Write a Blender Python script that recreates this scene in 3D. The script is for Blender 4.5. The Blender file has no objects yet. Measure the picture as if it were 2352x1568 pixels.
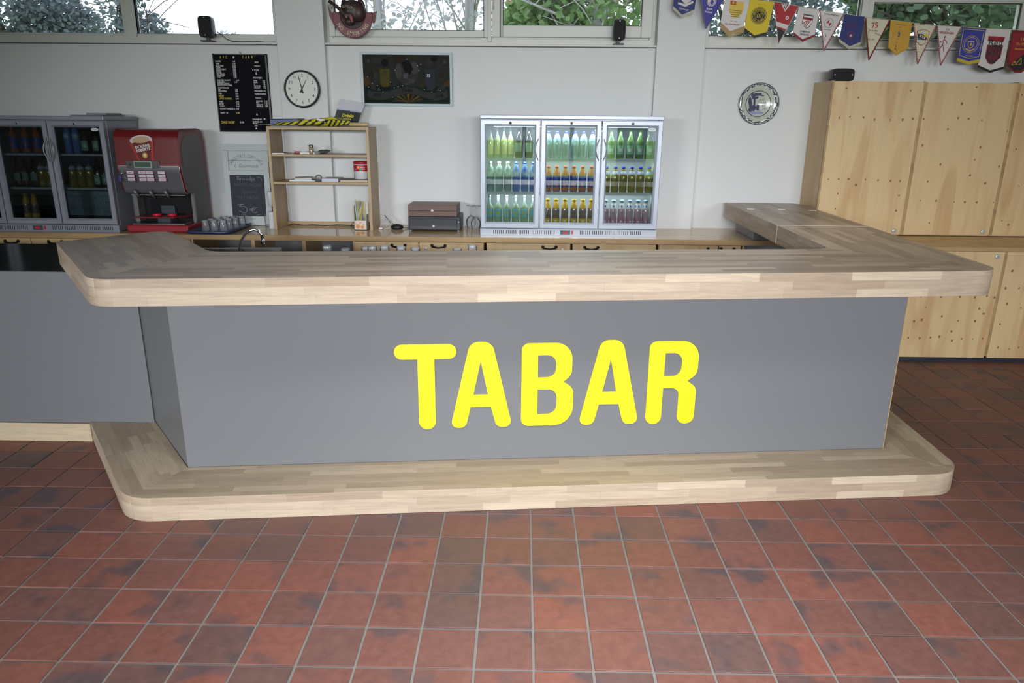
import bpy, math, random
from mathutils import Matrix, Vector
PI = math.pi
rnd = random.Random(7)
SC = bpy.context.scene
COL = SC.collection

# ------------------------------------------------------------------ camera
CAM_Z = 1.71
PITCH, ROLL, YAW = 0.293724666, 0.00896205, 0.01169784
cd = bpy.data.cameras.new('camera')
cam = bpy.data.objects.new('camera', cd)
COL.objects.link(cam)
cd.sensor_width = 36.0
cd.lens = 25.682
cd.clip_start = 0.05
cd.clip_end = 300
fwd = Vector((-math.sin(YAW) * math.cos(PITCH), math.cos(YAW) * math.cos(PITCH), -math.sin(PITCH)))
r0 = Vector((math.cos(YAW), math.sin(YAW), 0))
u0 = r0.cross(fwd)
right = math.cos(ROLL) * r0 + math.sin(ROLL) * u0
up = right.cross(fwd)
cam.matrix_world = Matrix(((right.x, up.x, -fwd.x, 0), (right.y, up.y, -fwd.y, 0),
                           (right.z, up.z, -fwd.z, CAM_Z), (0, 0, 0, 1)))
SC.camera = cam

# ------------------------------------------------------------------ view, world, lights
vs = SC.view_settings
SC.display_settings.display_device = 'sRGB'
vs.view_transform = 'Standard'
vs.look = 'None'
vs.gamma = 1.0
vs.use_curve_mapping = False
vs.exposure = 0.0
SC.cycles.use_denoising = True
SC.cycles.max_bounces = 8
SC.cycles.transparent_max_bounces = 16
SC.cycles.sample_clamp_indirect = 6.0
SC.cycles.caustics_reflective = False
SC.cycles.caustics_refractive = False

wd = bpy.data.worlds.new('overcast_sky')
SC.world = wd
wd.use_nodes = True
bg = wd.node_tree.nodes['Background']
bg.inputs['Color'].default_value = (0.86, 0.92, 1.0, 1)
bg.inputs['Strength'].default_value = 2.6

def area_light(name, loc, rot, sx, sy, power, col=(1, 1, 1), spread=PI):
    l = bpy.data.lights.new(name, 'AREA')
    l.shape = 'RECTANGLE'
    l.size, l.size_y = sx, sy
    l.energy = power
    l.color = col
    l.spread = spread
    o = bpy.data.objects.new(name, l)
    o.location = loc
    o.rotation_euler = rot
    COL.objects.link(o)
    return o

# daylight through the three windows behind the camera (they face +Y, tipped down like the sky's light)
area_light('window_light', (-4.0, -3.3, 2.16), (math.radians(70), 0, math.radians(-18)), 1.6, 0.66, 40, (0.95, 0.98, 1.0), math.radians(60))
area_light('window_light', (0.5, -3.3, 2.16), (math.radians(72), 0, 0), 2.4, 0.66, 76, (0.95, 0.98, 1.0), math.radians(70))
area_light('window_light', (3.6, -3.3, 2.16), (math.radians(75), 0, 0), 2.2, 0.66, 36, (0.96, 0.98, 1.0), math.radians(85))
# overhead fill lights added above the guests' side and the bar, without fixtures
area_light('overhead_fill', (0.25, 1.7, 3.1), (0, 0, 0), 1.2, 0.6, 46, (0.97, 0.98, 1.0), math.radians(96))
area_light('overhead_fill', (0.5, 4.5, 3.1), (0, 0, 0), 2.4, 0.4, 15, (0.93, 0.97, 1.0), math.radians(95))

# ------------------------------------------------------------------ helpers
def lin(c):
    c = c / 255.0
    return c / 12.92 if c <= 0.04045 else ((c + 0.055) / 1.055) ** 2.4

def rgb(r, g, b):
    return (lin(r), lin(g), lin(b), 1.0)

_m = {}
def mat(name, c, rough=0.5, metal=0.0, spec=0.5, emit=0.0, coat=0.0, bump=0.0, var=0.0, vscale=20.0, alpha=None):
    """plain procedural material, colour given as sRGB 0-255"""
    if name in _m:
        return _m[name]
    m = bpy.data.materials.new(name)
    m.use_nodes = True
    nt = m.node_tree
    b = nt.nodes['Principled BSDF']
    col = rgb(*c)
    b.inputs['Base Color'].default_value = col
    b.inputs['Roughness'].default_value = rough
    b.inputs['Metallic'].default_value = metal
    b.inputs['Specular IOR Level'].default_value = spec
    b.inputs['Coat Weight'].default_value = coat
    if emit:
        b.inputs['Emission Color'].default_value = col
        b.inputs['Emission Strength'].default_value = emit
    if var or bump:
        tc = nt.nodes.new('ShaderNodeTexCoord')
        no = nt.nodes.new('ShaderNodeTexNoise')
        no.inputs['Scale'].default_value = vscale
        no.inputs['Detail'].default_value = 4
        nt.links.new(tc.outputs['Object'], no.inputs['Vector'])
        if var:
            mx = nt.nodes.new('ShaderNodeMix')
            mx.data_type = 'RGBA'
            mx.inputs[6].default_value = tuple(x * (1 - var) for x in col[:3]) + (1,)
            mx.inputs[7].default_value = tuple(min(1, x * (1 + var)) for x in col[:3]) + (1,)
            nt.links.new(no.outputs['Fac'], mx.inputs[0])
            nt.links.new(mx.outputs[2], b.inputs['Base Color'])
        if bump:
            bp = nt.nodes.new('ShaderNodeBump')
            bp.inputs['Strength'].default_value = bump
            bp.inputs['Distance'].default_value = 0.004
            nt.links.new(no.outputs['Fac'], bp.inputs['Height'])
            nt.links.new(bp.outputs[0], b.inputs['Normal'])
    _m[name] = m
    return m

def glass_mat(name, tint, ior=1.5, rough=0.0, body=0.0, bodycol=(255, 255, 255)):
    """thin sheet glass: clear straight through, mirror by Fresnel, an optional coloured film"""
    if name in _m:
        return _m[name]
    m = bpy.data.materials.new(name)
    m.use_nodes = True
    nt = m.node_tree
    nt.nodes.clear()
    out = nt.nodes.new('ShaderNodeOutputMaterial')
    tr = nt.nodes.new('ShaderNodeBsdfTransparent')
    tr.inputs['Color'].default_value = rgb(*tint)
    gl = nt.nodes.new('ShaderNodeBsdfGlossy')
    gl.inputs['Roughness'].default_value = rough
    fr = nt.nodes.new('ShaderNodeFresnel')
    fr.inputs['IOR'].default_value = ior
    mx = nt.nodes.new('ShaderNodeMixShader')
    base = tr.outputs[0]
    if body:
        df = nt.nodes.new('ShaderNodeBsdfDiffuse')
        df.inputs['Color'].default_value = rgb(*bodycol)
        m2 = nt.nodes.new('ShaderNodeMixShader')
        m2.inputs[0].default_value = body
        nt.links.new(tr.outputs[0], m2.inputs[1])
        nt.links.new(df.outputs[0], m2.inputs[2])
        base = m2.outputs[0]
    nt.links.new(fr.outputs[0], mx.inputs[0])
    nt.links.new(base, mx.inputs[1])
    nt.links.new(gl.outputs[0], mx.inputs[2])
    nt.links.new(mx.outputs[0], out.inputs['Surface'])
    _m[name] = m
    return m

def N(nt, t, **kw):
    n = nt.nodes.new(t)
    for k, v in kw.items():
        setattr(n, k, v)
    return n

def oak_mat(name, c1, c2, row=0.045, length=0.5, rough=0.38):
    """finger-jointed oak staves laid along the U axis (metres)"""
    m = bpy.data.materials.new(name)
    m.use_nodes = True
    nt = m.node_tree
    b = nt.nodes['Principled BSDF']
    uv = N(nt, 'ShaderNodeTexCoord')
    br = N(nt, 'ShaderNodeTexBrick', offset=0.37, offset_frequency=2, squash=0.8, squash_frequency=3)
    br.inputs['Scale'].default_value = 1.0
    br.inputs['Brick Width'].default_value = length
    br.inputs['Row Height'].default_value = row
    br.inputs['Mortar Size'].default_value = 0.0004
    br.inputs['Mortar Smooth'].default_value = 0.3
    br.inputs['Color1'].default_value = rgb(*c1)
    br.inputs['Color2'].default_value = rgb(*c2)
    br.inputs['Mortar'].default_value = tuple(x * 0.86 for x in rgb(*c2)[:3]) + (1,)
    nt.links.new(uv.outputs['UV'], br.inputs['Vector'])
    mp = N(nt, 'ShaderNodeMapping')
    mp.inputs['Scale'].default_value = (5, 75, 1)
    nt.links.new(uv.outputs['UV'], mp.inputs['Vector'])
    no = N(nt, 'ShaderNodeTexNoise')
    no.inputs['Scale'].default_value = 1.0
    no.inputs['Detail'].default_value = 5
    no.inputs['Distortion'].default_value = 1.2
    nt.links.new(mp.outputs[0], no.inputs['Vector'])
    rp = N(nt, 'ShaderNodeMapRange')
    rp.inputs['From Min'].default_value = 0.3
    rp.inputs['From Max'].default_value = 0.7
    rp.inputs['To Min'].default_value = 0.86
    rp.inputs['To Max'].default_value = 1.1
    nt.links.new(no.outputs['Fac'], rp.inputs['Value'])
    mx = N(nt, 'ShaderNodeMix', data_type='RGBA', blend_type='MULTIPLY')
    mx.inputs[0].default_value = 1.0
    nt.links.new(br.outputs['Color'], mx.inputs[6])
    nt.links.new(rp.outputs[0], mx.inputs[7])
    nt.links.new(mx.outputs[2], b.inputs['Base Color'])
    b.inputs['Roughness'].default_value = rough
    b.inputs['Specular IOR Level'].default_value = 0.4
    return m

def ply_mat(name, c, c2, rough=0.45, axis=2, streak=0.5):
    """plywood face: long soft grain along one axis"""
    m = bpy.data.materials.new(name)
    m.use_nodes = True
    nt = m.node_tree
    b = nt.nodes['Principled BSDF']
    tc = N(nt, 'ShaderNodeTexCoord')
    oi = N(nt, 'ShaderNodeObjectInfo')
    ad = N(nt, 'ShaderNodeVectorMath', operation='ADD')
    sc = N(nt, 'ShaderNodeVectorMath', operation='SCALE')
    sc.inputs['Scale'].default_value = 13.0
    cb = N(nt, 'ShaderNodeCombineXYZ')
    for k in ('X', 'Y', 'Z'):
        nt.links.new(oi.outputs['Random'], cb.inputs[k])
    nt.links.new(cb.outputs[0], sc.inputs[0])
    nt.links.new(tc.outputs['Object'], ad.inputs[0])
    nt.links.new(sc.outputs[0], ad.inputs[1])
    mp = N(nt, 'ShaderNodeMapping')
    s = [8.0, 8.0, 8.0]
    s[axis] = 1.1
    mp.inputs['Scale'].default_value = s
    nt.links.new(ad.outputs[0], mp.inputs['Vector'])
    no = N(nt, 'ShaderNodeTexNoise')
    no.inputs['Scale'].default_value = 1.0
    no.inputs['Detail'].default_value = 3
    no.inputs['Distortion'].default_value = 0.9
    nt.links.new(mp.outputs[0], no.inputs['Vector'])
    mp2 = N(nt, 'ShaderNodeMapping')
    s = [90.0, 90.0, 90.0]
    s[axis] = 4.0
    mp2.inputs['Scale'].default_value = s
    nt.links.new(ad.outputs[0], mp2.inputs['Vector'])
    n2 = N(nt, 'ShaderNodeTexNoise')
    n2.inputs['Scale'].default_value = 1.0
    n2.inputs['Detail'].default_value = 4
    nt.links.new(mp2.outputs[0], n2.inputs['Vector'])
    rp = N(nt, 'ShaderNodeMapRange')
    rp.inputs['From Min'].default_value = 0.47
    rp.inputs['From Max'].default_value = 0.74
    rp.inputs['To Max'].default_value = streak
    nt.links.new(no.outputs['Fac'], rp.inputs['Value'])
    mx = N(nt, 'ShaderNodeMix', data_type='RGBA')
    mx.inputs[6].default_value = rgb(*c)
    mx.inputs[7].default_value = rgb(*c2)
    nt.links.new(rp.outputs[0], mx.inputs[0])
    r2 = N(nt, 'ShaderNodeMapRange')
    r2.inputs['To Min'].default_value = 0.9
    r2.inputs['To Max'].default_value = 1.08
    nt.links.new(n2.outputs['Fac'], r2.inputs['Value'])
    m3 = N(nt, 'ShaderNodeMix', data_type='RGBA', blend_type='MULTIPLY')
    m3.inputs[0].default_value = 1.0
    nt.links.new(mx.outputs[2], m3.inputs[6])
    nt.links.new(r2.outputs[0], m3.inputs[7])
    nt.links.new(m3.outputs[2], b.inputs['Base Color'])
    b.inputs['Roughness'].default_value = rough
    return m

def tile_mat():
    m = bpy.data.materials.new('quarry_tile')
    m.use_nodes = True
    nt = m.node_tree
    b = nt.nodes['Principled BSDF']
    tc = N(nt, 'ShaderNodeTexCoord')
    ge = N(nt, 'ShaderNodeNewGeometry')
    oi = N(nt, 'ShaderNodeObjectInfo')
    # burnt blue-black corners: a large soft noise that starts afresh on every tile
    cb = N(nt, 'ShaderNodeCombineXYZ')
    mu = N(nt, 'ShaderNodeMath', operation='MULTIPLY')
    mu.inputs[1].default_value = 57.0
    nt.links.new(oi.outputs['Random'], mu.inputs[0])
    nt.links.new(mu.outputs[0], cb.inputs['Z'])
    nt.links.new(mu.outputs[0], cb.inputs['X'])
    ad = N(nt, 'ShaderNodeVectorMath', operation='ADD')
    nt.links.new(tc.outputs['Object'], ad.inputs[0])
    nt.links.new(cb.outputs[0], ad.inputs[1])
    n1 = N(nt, 'ShaderNodeTexNoise')
    n1.inputs['Scale'].default_value = 4.6
    n1.inputs['Detail'].default_value = 2
    nt.links.new(ad.outputs[0], n1.inputs['Vector'])
    rp = N(nt, 'ShaderNodeMapRange', interpolation_type='SMOOTHSTEP')
    rp.inputs['From Min'].default_value = 0.53
    rp.inputs['From Max'].default_value = 0.70
    rp.inputs['To Max'].default_value = 0.85
    nt.links.new(n1.outputs['Fac'], rp.inputs['Value'])
    cr = N(nt, 'ShaderNodeValToRGB')
    e = cr.color_ramp.elements
    e[0].position, e[0].color = 0.0, rgb(103, 69, 61)
    e[1].position, e[1].color = 1.0, rgb(117, 72, 61)
    for p, c in ((0.2, (110, 70, 61)), (0.45, (97, 68, 63)), (0.6, (120, 73, 61)), (0.75, (105, 71, 65)), (0.92, (90, 68, 64))):
        x = e.new(p)
        x.color = rgb(*c)
    nt.links.new(oi.outputs['Random'], cr.inputs['Fac'])
    mx = N(nt, 'ShaderNodeMix', data_type='RGBA')
    mx.inputs[7].default_value = rgb(72, 63, 67)
    nt.links.new(cr.outputs['Color'], mx.inputs[6])
    nt.links.new(rp.outputs[0], mx.inputs[0])
    # mottling
    n2 = N(nt, 'ShaderNodeTexNoise')
    n2.inputs['Scale'].default_value = 28
    n2.inputs['Detail'].default_value = 6
    n2.inputs['Roughness'].default_value = 0.65
    nt.links.new(ad.outputs[0], n2.inputs['Vector'])
    r2 = N(nt, 'ShaderNodeMapRange')
    r2.inputs['From Min'].default_value = 0.3
    r2.inputs['From Max'].default_value = 0.7
    r2.inputs['To Min'].default_value = 0.84
    r2.inputs['To Max'].default_value = 1.14
    nt.links.new(n2.outputs['Fac'], r2.inputs['Value'])
    m3 = N(nt, 'ShaderNodeMix', data_type='RGBA', blend_type='MULTIPLY')
    m3.inputs[0].default_value = 1.0
    nt.links.new(mx.outputs[2], m3.inputs[6])
    nt.links.new(r2.outputs[0], m3.inputs[7])
    nt.links.new(m3.outputs[2], b.inputs['Base Color'])
    r3 = N(nt, 'ShaderNodeMapRange')
    r3.inputs['To Min'].default_value = 0.36
    r3.inputs['To Max'].default_value = 0.6
    nt.links.new(n2.outputs['Fac'], r3.inputs['Value'])
    nt.links.new(r3.outputs[0], b.inputs['Roughness'])
    b.inputs['Specular IOR Level'].default_value = 0.45
    bp = N(nt, 'ShaderNodeBump')
    bp.inputs['Strength'].default_value = 0.25
    bp.inputs['Distance'].default_value = 0.002
    nt.links.new(n2.outputs['Fac'], bp.inputs['Height'])
    nt.links.new(bp.outputs[0], b.inputs['Normal'])
    return m

def tag(o, label=None, cat=None, group=None, kind=None):
    if label: o['label'] = label
    if cat: o['category'] = cat
    if group: o['group'] = group
    if kind: o['kind'] = kind
    return o

def thing(name, label, cat, loc=(0, 0, 0), rz=0.0, group=None, wall=False):
    o = bpy.data.objects.new(name, None)
    o.empty_display_size = 0.05
    COL.objects.link(o)
    o.location = loc
    o.rotation_euler = (PI / 2 if wall else 0, 0, rz)
    return tag(o, label, cat, group)

def link(name, me, parent=None, loc=(0, 0, 0), rot=(0, 0, 0)):
    o = bpy.data.objects.new(name, me)
    COL.objects.link(o)
    if parent is not None:
        o.parent = parent
    o.location = loc
    o.rotation_euler = rot
    return o

class MB:
    def __init__(s):
        s.v, s.f, s.mi, s.sm, s.uv = [], [], [], [], []
    def face(s, idx, m=0, smooth=False, uv=None):
        s.f.append(tuple(idx)); s.mi.append(m); s.sm.append(smooth); s.uv.append(uv)
    def add(s, pts):
        b = len(s.v)
        s.v.extend([tuple(p) for p in pts])
        return b
    def box(s, x0, x1, y0, y1, z0, z1, m=0):
        b = s.add([(x0, y0, z0), (x1, y0, z0), (x1, y1, z0), (x0, y1, z0), (x0, y0, z1), (x1, y0, z1), (x1, y1, z1), (x0, y1, z1)])
        for q in ((0, 3, 2, 1), (4, 5, 6, 7), (0, 1, 5, 4), (1, 2, 6, 5), (2, 3, 7, 6), (3, 0, 4, 7)):
            s.face([b + i for i in q], m)
        return s
    def prism(s, pts, z0, z1, m=0, side=None, smooth=False):
        """CCW outline in xy extruded in z"""
        n = len(pts)
        b = s.add([(p[0], p[1], z0) for p in pts] + [(p[0], p[1], z1) for p in pts])
        s.face([b + i for i in reversed(range(n))], m)
        s.face([b + n + i for i in range(n)], m)
        for i in range(n):
            j = (i + 1) % n
            s.face([b + i, b + j, b + n + j, b + n + i], m if side is None else side, smooth)
        return s
    def lathe(s, prof, seg=16, c=(0, 0, 0), axis='z', mats=None, caps=True, smooth=True, sx=1.0, sy=1.0, m=0):
        rows = []
        for r, h in prof:
            ring = []
            for k in range(seg):
                a = 2 * PI * k / seg
                x, y = r * math.cos(a) * sx, r * math.sin(a) * sy
                if axis == 'z': p = (c[0] + x, c[1] + y, c[2] + h)
                elif axis == 'y': p = (c[0] + x, c[1] + h, c[2] - y)
                else: p = (c[0] + h, c[1] + x, c[2] + y)
                ring.append(p)
            rows.append(s.add(ring))
        for i in range(len(rows) - 1):
            mm = mats[i] if mats else m
            for k in range(seg):
                l = (k + 1) % seg
                s.face([rows[i] + k, rows[i] + l, rows[i + 1] + l, rows[i + 1] + k], mm, smooth)
        if caps:
            if prof[0][0] > 1e-6: s.face([rows[0] + k for k in reversed(range(seg))], mats[0] if mats else m)
            if prof[-1][0] > 1e-6: s.face([rows[-1] + k for k in range(seg)], mats[-1] if mats else m)
        return s
    def cyl(s, r, z0, z1, c=(0, 0, 0), seg=16, axis='z', m=0):
        return s.lathe([(r, z0), (r, z1)], seg, c, axis, m=m)
    def tube(s, path, r, seg=8, m=0, taper=None):
        path = [Vector(p) for p in path]
        rows = []
        ref = None
        for i, p in enumerate(path):
            d = (path[min(i + 1, len(path) - 1)] - path[max(i - 1, 0)]).normalized()
            if ref is None:
                ref = Vector((0, 0, 1)) if abs(d.z) < 0.9 else Vector((1, 0, 0))
            a = d.cross(ref).normalized()
            b = a.cross(d).normalized()
            ref = b
            rr = r if taper is None else r + (taper - r) * i / max(1, len(path) - 1)
            rows.append(s.add([p + rr * (math.cos(2 * PI * k / seg) * a + math.sin(2 * PI * k / seg) * b) for k in range(seg)]))
        for i in range(len(rows) - 1):
            for k in range(seg):
                l = (k + 1) % seg
                s.face([rows[i] + k, rows[i + 1] + k, rows[i + 1] + l, rows[i] + l], m, True)
        s.face([rows[0] + k for k in range(seg)], m)
        s.face([rows[-1] + k for k in reversed(range(seg))], m)
        return s
    def ball(s, c, rx, ry, rz, seg=14, rings=9, m=0):
        prof = [(math.sin(PI * i / rings), -math.cos(PI * i / rings)) for i in range(rings + 1)]
        rows = []
        for r, h in prof:
            rows.append(s.add([(c[0] + rx * r * math.cos(2 * PI * k / seg), c[1] + ry * r * math.sin(2 * PI * k / seg), c[2] + rz * h) for k in range(seg)]))
        for i in range(rings):
            for k in range(seg):
                l = (k + 1) % seg
                s.face([rows[i] + k, rows[i] + l, rows[i + 1] + l, rows[i + 1] + k], m, True)
        return s
    def mesh(s, name, mats, off=(0, 0, 0)):
        me = bpy.data.meshes.new(name)
        if off != (0, 0, 0):
            vv = [(x - off[0], y - off[1], z - off[2]) for x, y, z in s.v]
        else:
            vv = s.v
        me.from_pydata(vv, [], s.f)
        for mm in (mats if isinstance(mats, (list, tuple)) else [mats]):
            me.materials.append(mm)
        me.polygons.foreach_set('material_index', s.mi)
        me.polygons.foreach_set('use_smooth', s.sm)
        if any(u is not None for u in s.uv):
            L = me.uv_layers.new(name='UVMap')
            k = 0
            for f, u in zip(s.f, s.uv):
                for i in range(len(f)):
                    if u is not None:
                        L.data[k].uv = u[i]
                    k += 1
        me.validate()
        me.update()
        return me
    def build(s, name, mats, parent=None, world=False, bevel=0.0, loc=(0, 0, 0), rot=(0, 0, 0)):
        """world=True: the coordinates are world ones and the parent is an unrotated root"""
        off = (0, 0, 0)
        if world and parent is not None:
            q = parent
            off = Vector((0, 0, 0))
            while q is not None:
                off = off + q.location
                q = q.parent
            off = tuple(off)
        o = link(name, s.mesh(name, mats, off), parent, loc, rot)
        if bevel:
            bv = o.modifiers.new('bevel', 'BEVEL')
            bv.width = bevel
            bv.segments = 2
            bv.limit_method = 'ANGLE'
            bv.angle_limit = math.radians(40)
        return o

def rpoly(pts, n=8):
    """polygon with rounded corners: (x, y, radius)"""
    out = []
    P = [Vector((p[0], p[1])) for p in pts]
    for i, p in enumerate(pts):
        r = p[2] if len(p) > 2 else 0
        a, b, c = P[i - 1], P[i], P[(i + 1) % len(P)]
        if r <= 0:
            out.append((b.x, b.y)); continue
        d1, d2 = (a - b), (c - b)
        l1, l2 = d1.length, d2.length
        d1.normalize(); d2.normalize()
        ang = math.acos(max(-1, min(1, d1.dot(d2))))
        t = r / math.tan(ang / 2)
        tm = min(l1, l2) * 0.5
        if t > tm:
            t = tm
            r = t * math.tan(ang / 2)
        ctr = b + (d1 + d2).normalized() * (r / math.sin(ang / 2))
        s0, s1 = b + d1 * t, b + d2 * t
        a0 = math.atan2(s0.y - ctr.y, s0.x - ctr.x)
        a1 = math.atan2(s1.y - ctr.y, s1.x - ctr.x)
        da = (a1 - a0 + PI) % (2 * PI) - PI
        for k in range(n + 1):
            w = a0 + da * k / n
            out.append((ctr.x + r * math.cos(w), ctr.y + r * math.sin(w)))
    return out

def ccw(p):
    a = sum(p[i - 1][0] * p[i][1] - p[i][0] * p[i - 1][1] for i in range(len(p)))
    return p if a > 0 else list(reversed(p))

def plate(parent, name, pts, z0, z1, m, **kw):
    return MB().prism(ccw(pts), z0, z1).build(name, m, parent, **kw)

def curve_mesh(name, loops, depth):
    c = bpy.data.curves.new(name, 'CURVE')
    c.dimensions = '2D'
    c.fill_mode = 'BOTH'
    c.extrude = depth / 2
    for lp in loops:
        s = c.splines.new('POLY')
        s.points.add(len(lp) - 1)
        for p, q in zip(s.points, lp):
            p.co = (q[0], q[1], 0, 1)
        s.use_cyclic_u = True
    o = bpy.data.objects.new(name, c)
    me = bpy.data.meshes.new_from_object(o)
    bpy.data.objects.remove(o)
    bpy.data.curves.remove(c)
    return me

_txt = {}
def text(parent, s, size, x, y, z, m, align='CENTER', rot=0.0, sx=1.0, shear=0.0, name='lettering', bold=0.0, depth=0.0006, spacing=1.0):
    key = (s, size, align, shear, bold, depth, spacing)
    if key not in _txt:
        c = bpy.data.curves.new('lettering', 'FONT')
        c.body = s
        c.size = size
        c.align_x = align
        c.align_y = 'CENTER'
        c.shear = shear
        c.offset = bold
        c.extrude = depth / 2
        c.resolution_u = 2
        c.space_character = spacing
        o = bpy.data.objects.new('lettering', c)
        me = bpy.data.meshes.new_from_object(o)
        bpy.data.objects.remove(o)
        bpy.data.curves.remove(c)
        _txt[key] = me
    me = _txt[key].copy()
    me.materials.clear()
    me.materials.append(m)
    o = link(name, me, parent, (x, y, z), (0, 0, rot))
    o.scale = (sx, 1, 1)
    return o

def isect(p, d, q, e):
    den = d[0] * e[1] - d[1] * e[0]
    t = ((q[0] - p[0]) * e[1] - (q[1] - p[1]) * e[0]) / den
    return (p[0] + d[0] * t, p[1] + d[1] * t)

ORD = ['leftmost', 'second from left', 'third from left', 'fourth from left', 'fifth from left', 'sixth from left', 'seventh from left']

# ------------------------------------------------------------------ shared materials
WHITE = mat('white_paint', (214, 214, 210), 0.6, var=0.02, vscale=3)
WALL = mat('wall_plaster', (217, 219, 220), 0.75, var=0.02, vscale=2.5, bump=0.05)
PVC = mat('window_frame_plastic', (206, 206, 202), 0.4)
GREY = mat('grey_panel_paint', (107, 109, 113), 0.33, spec=0.45, var=0.015, vscale=1.5)
OAK_TOP = oak_mat('oiled_oak_top', (174, 156, 136), (130, 113, 97), 0.045, 0.46, 0.36)
OAK_EDGE = oak_mat('oiled_oak_edge', (184, 168, 148), (154, 136, 117), 0.0383, 0.42, 0.5)
OAK_STEP = oak_mat('pale_oak_step', (174, 158, 136), (146, 129, 108), 0.045, 0.5, 0.45)
PLY = ply_mat('birch_plywood', (212, 185, 140), (186, 141, 94), streak=0.75)
PLY_D = ply_mat('varnished_plywood', (204, 174, 130), (182, 144, 98), 0.4)
PLY_TOP = ply_mat('varnished_worktop', (196, 170, 132), (170, 140, 102), 0.12, axis=0)
PLY_EDGE = ply_mat('plywood_edge', (176, 146, 102), (138, 108, 72), 0.5, axis=0, streak=0.9)
PINE = ply_mat('pine_board', (176, 150, 112), (150, 120, 84), 0.42)
KNOT = mat('plywood_knot', (138, 100, 62), 0.5)
STEEL = mat('stainless_steel', (150, 152, 156), 0.3, metal=0.9)
CHROME = mat('chrome', (220, 222, 226), 0.08, metal=1.0)
BRIGHT = mat('bright_nickel', (196, 198, 202), 0.3, metal=0.3)
BLACK = mat('black_plastic', (22, 22, 24), 0.45)
BLACKM = mat('black_metal', (16, 16, 17), 0.35)
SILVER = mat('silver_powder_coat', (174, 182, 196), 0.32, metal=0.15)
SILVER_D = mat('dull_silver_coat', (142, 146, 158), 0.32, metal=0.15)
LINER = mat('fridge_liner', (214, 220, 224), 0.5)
LINER_D = mat('shaded_fridge_liner', (78, 82, 84), 0.45)  # liner colour darkened to paint in the unlit interior's shade
RUBBER = mat('black_rubber', (40, 42, 46), 0.6)
PAPER = mat('white_paper', (226, 226, 228), 0.7)
YELLOW = mat('yellow_letter_vinyl', (238, 228, 24), 0.4)
GLASS = glass_mat('clear_glass', (236, 240, 240), 1.45, body=0.06, bodycol=(200, 210, 225))
PANE = glass_mat('window_glass', (240, 243, 246), 1.5)
DOORGLASS = glass_mat('fridge_door_glass', (224, 232, 230), 2.0)
TILE = tile_mat()
GROUT = mat('grey_grout', (112, 108, 105), 0.85, var=0.12, vscale=14, bump=0.2)

# ================================================================== STRUCTURE
YW = 6.15           # back wall face
PF = 6.095          # pilaster face
XL, XR, YF, ZC = -5.6, 5.6, -3.6, 3.15

# ---- floor: bedding + one object per visible tile, the rest joined
T0, TX, TY = 0.194804, -0.917215, 2.745356
floor = MB().box(XL - 0.2, XR + 0.2, YF - 0.2, YW + 0.2, -0.12, -0.004).build('floor', GROUT)
tag(floor, kind='structure')
rt = random.Random(3)
G = 0.0046
def tile_verts(b, cx, cy, dz, h=T0 / 2 - G, lip=0.0014):
    q = b.add([(cx - h, cy - h, -0.02), (cx + h, cy - h, -0.02), (cx + h, cy + h, -0.02), (cx - h, cy + h, -0.02),
               (cx - h, cy - h, dz - lip), (cx + h, cy - h, dz - lip), (cx + h, cy + h, dz - lip), (cx - h, cy + h, dz - lip),
               (cx - h + lip, cy - h + lip, dz), (cx + h - lip, cy - h + lip, dz), (cx + h - lip, cy + h - lip, dz), (cx - h + lip, cy + h - lip, dz)])
    b.face([q + 8, q + 9, q + 10, q + 11])
    for i in range(4):
        j = (i + 1) % 4
        b.face([q + i, q + j, q + 4 + j, q + 4 + i])
        b.face([q + 4 + i, q + 4 + j, q + 8 + j, q + 8 + i])
    return b
def px(p):
    d = Vector(p) - cam.location
    d = Vector((d.dot(right), d.dot(up), d.dot(fwd)))
    if d.z < 0.05: return (-9e3, -9e3)
    return (1176 + 1677.87 * d.x / d.z, 784 - 1677.87 * d.y / d.z)
tile_me = [tile_verts(MB(), 0, 0, 0).mesh('tile', TILE)]
rest = MB()
n_vis = 0
cam.location = (0, 0, CAM_Z)
for c in range(int((XL - TX) / T0) - 1, int((XR - TX) / T0) + 2):
    for r in range(int((TY - YW) / T0) - 1, int((TY - YF) / T0) + 2):
        cx, cy = TX + (c + 0.5) * T0, TY - (r + 0.5) * T0
        if cx < XL or cx > XR or cy < YF or cy > YW: continue
        vis = False
        for dx in (-0.5, 0, 0.5):
            for dy in (-0.5, 0, 0.5):
                p = (cx + dx * T0, cy + dy * T0, 0)
                u, v = px(p)
                if not (-5 <= u <= 2357 and v <= 1573): continue
                front = p[1] < 2.99 + 0.0917 * p[0] and -1.95 < p[0] < 2.2
                leftb = p[0] <= -1.9 and p[1] < 3.7 and p[1] < 3.09 - 1.333 * (p[0] + 1.9)
                rightb = u > 2025 and p[1] < 5.28 and p[0] > 2.05
                if front or leftb or rightb: vis = True
        dz = rt.uniform(-0.0012, 0.0012)
        if vis and n_vis < 300:
            o = link('tile', tile_me[0], floor, (cx + rt.uniform(-.0008, .0008), cy + rt.uniform(-.0008, .0008), dz), (rt.uniform(-.002, .002), rt.uniform(-.002, .002), rt.uniform(-.004, .004)))
            n_vis += 1
        else:
            tile_verts(rest, cx, cy, dz)
tag(rest.build('tile_field', TILE, floor), kind='stuff')


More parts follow.
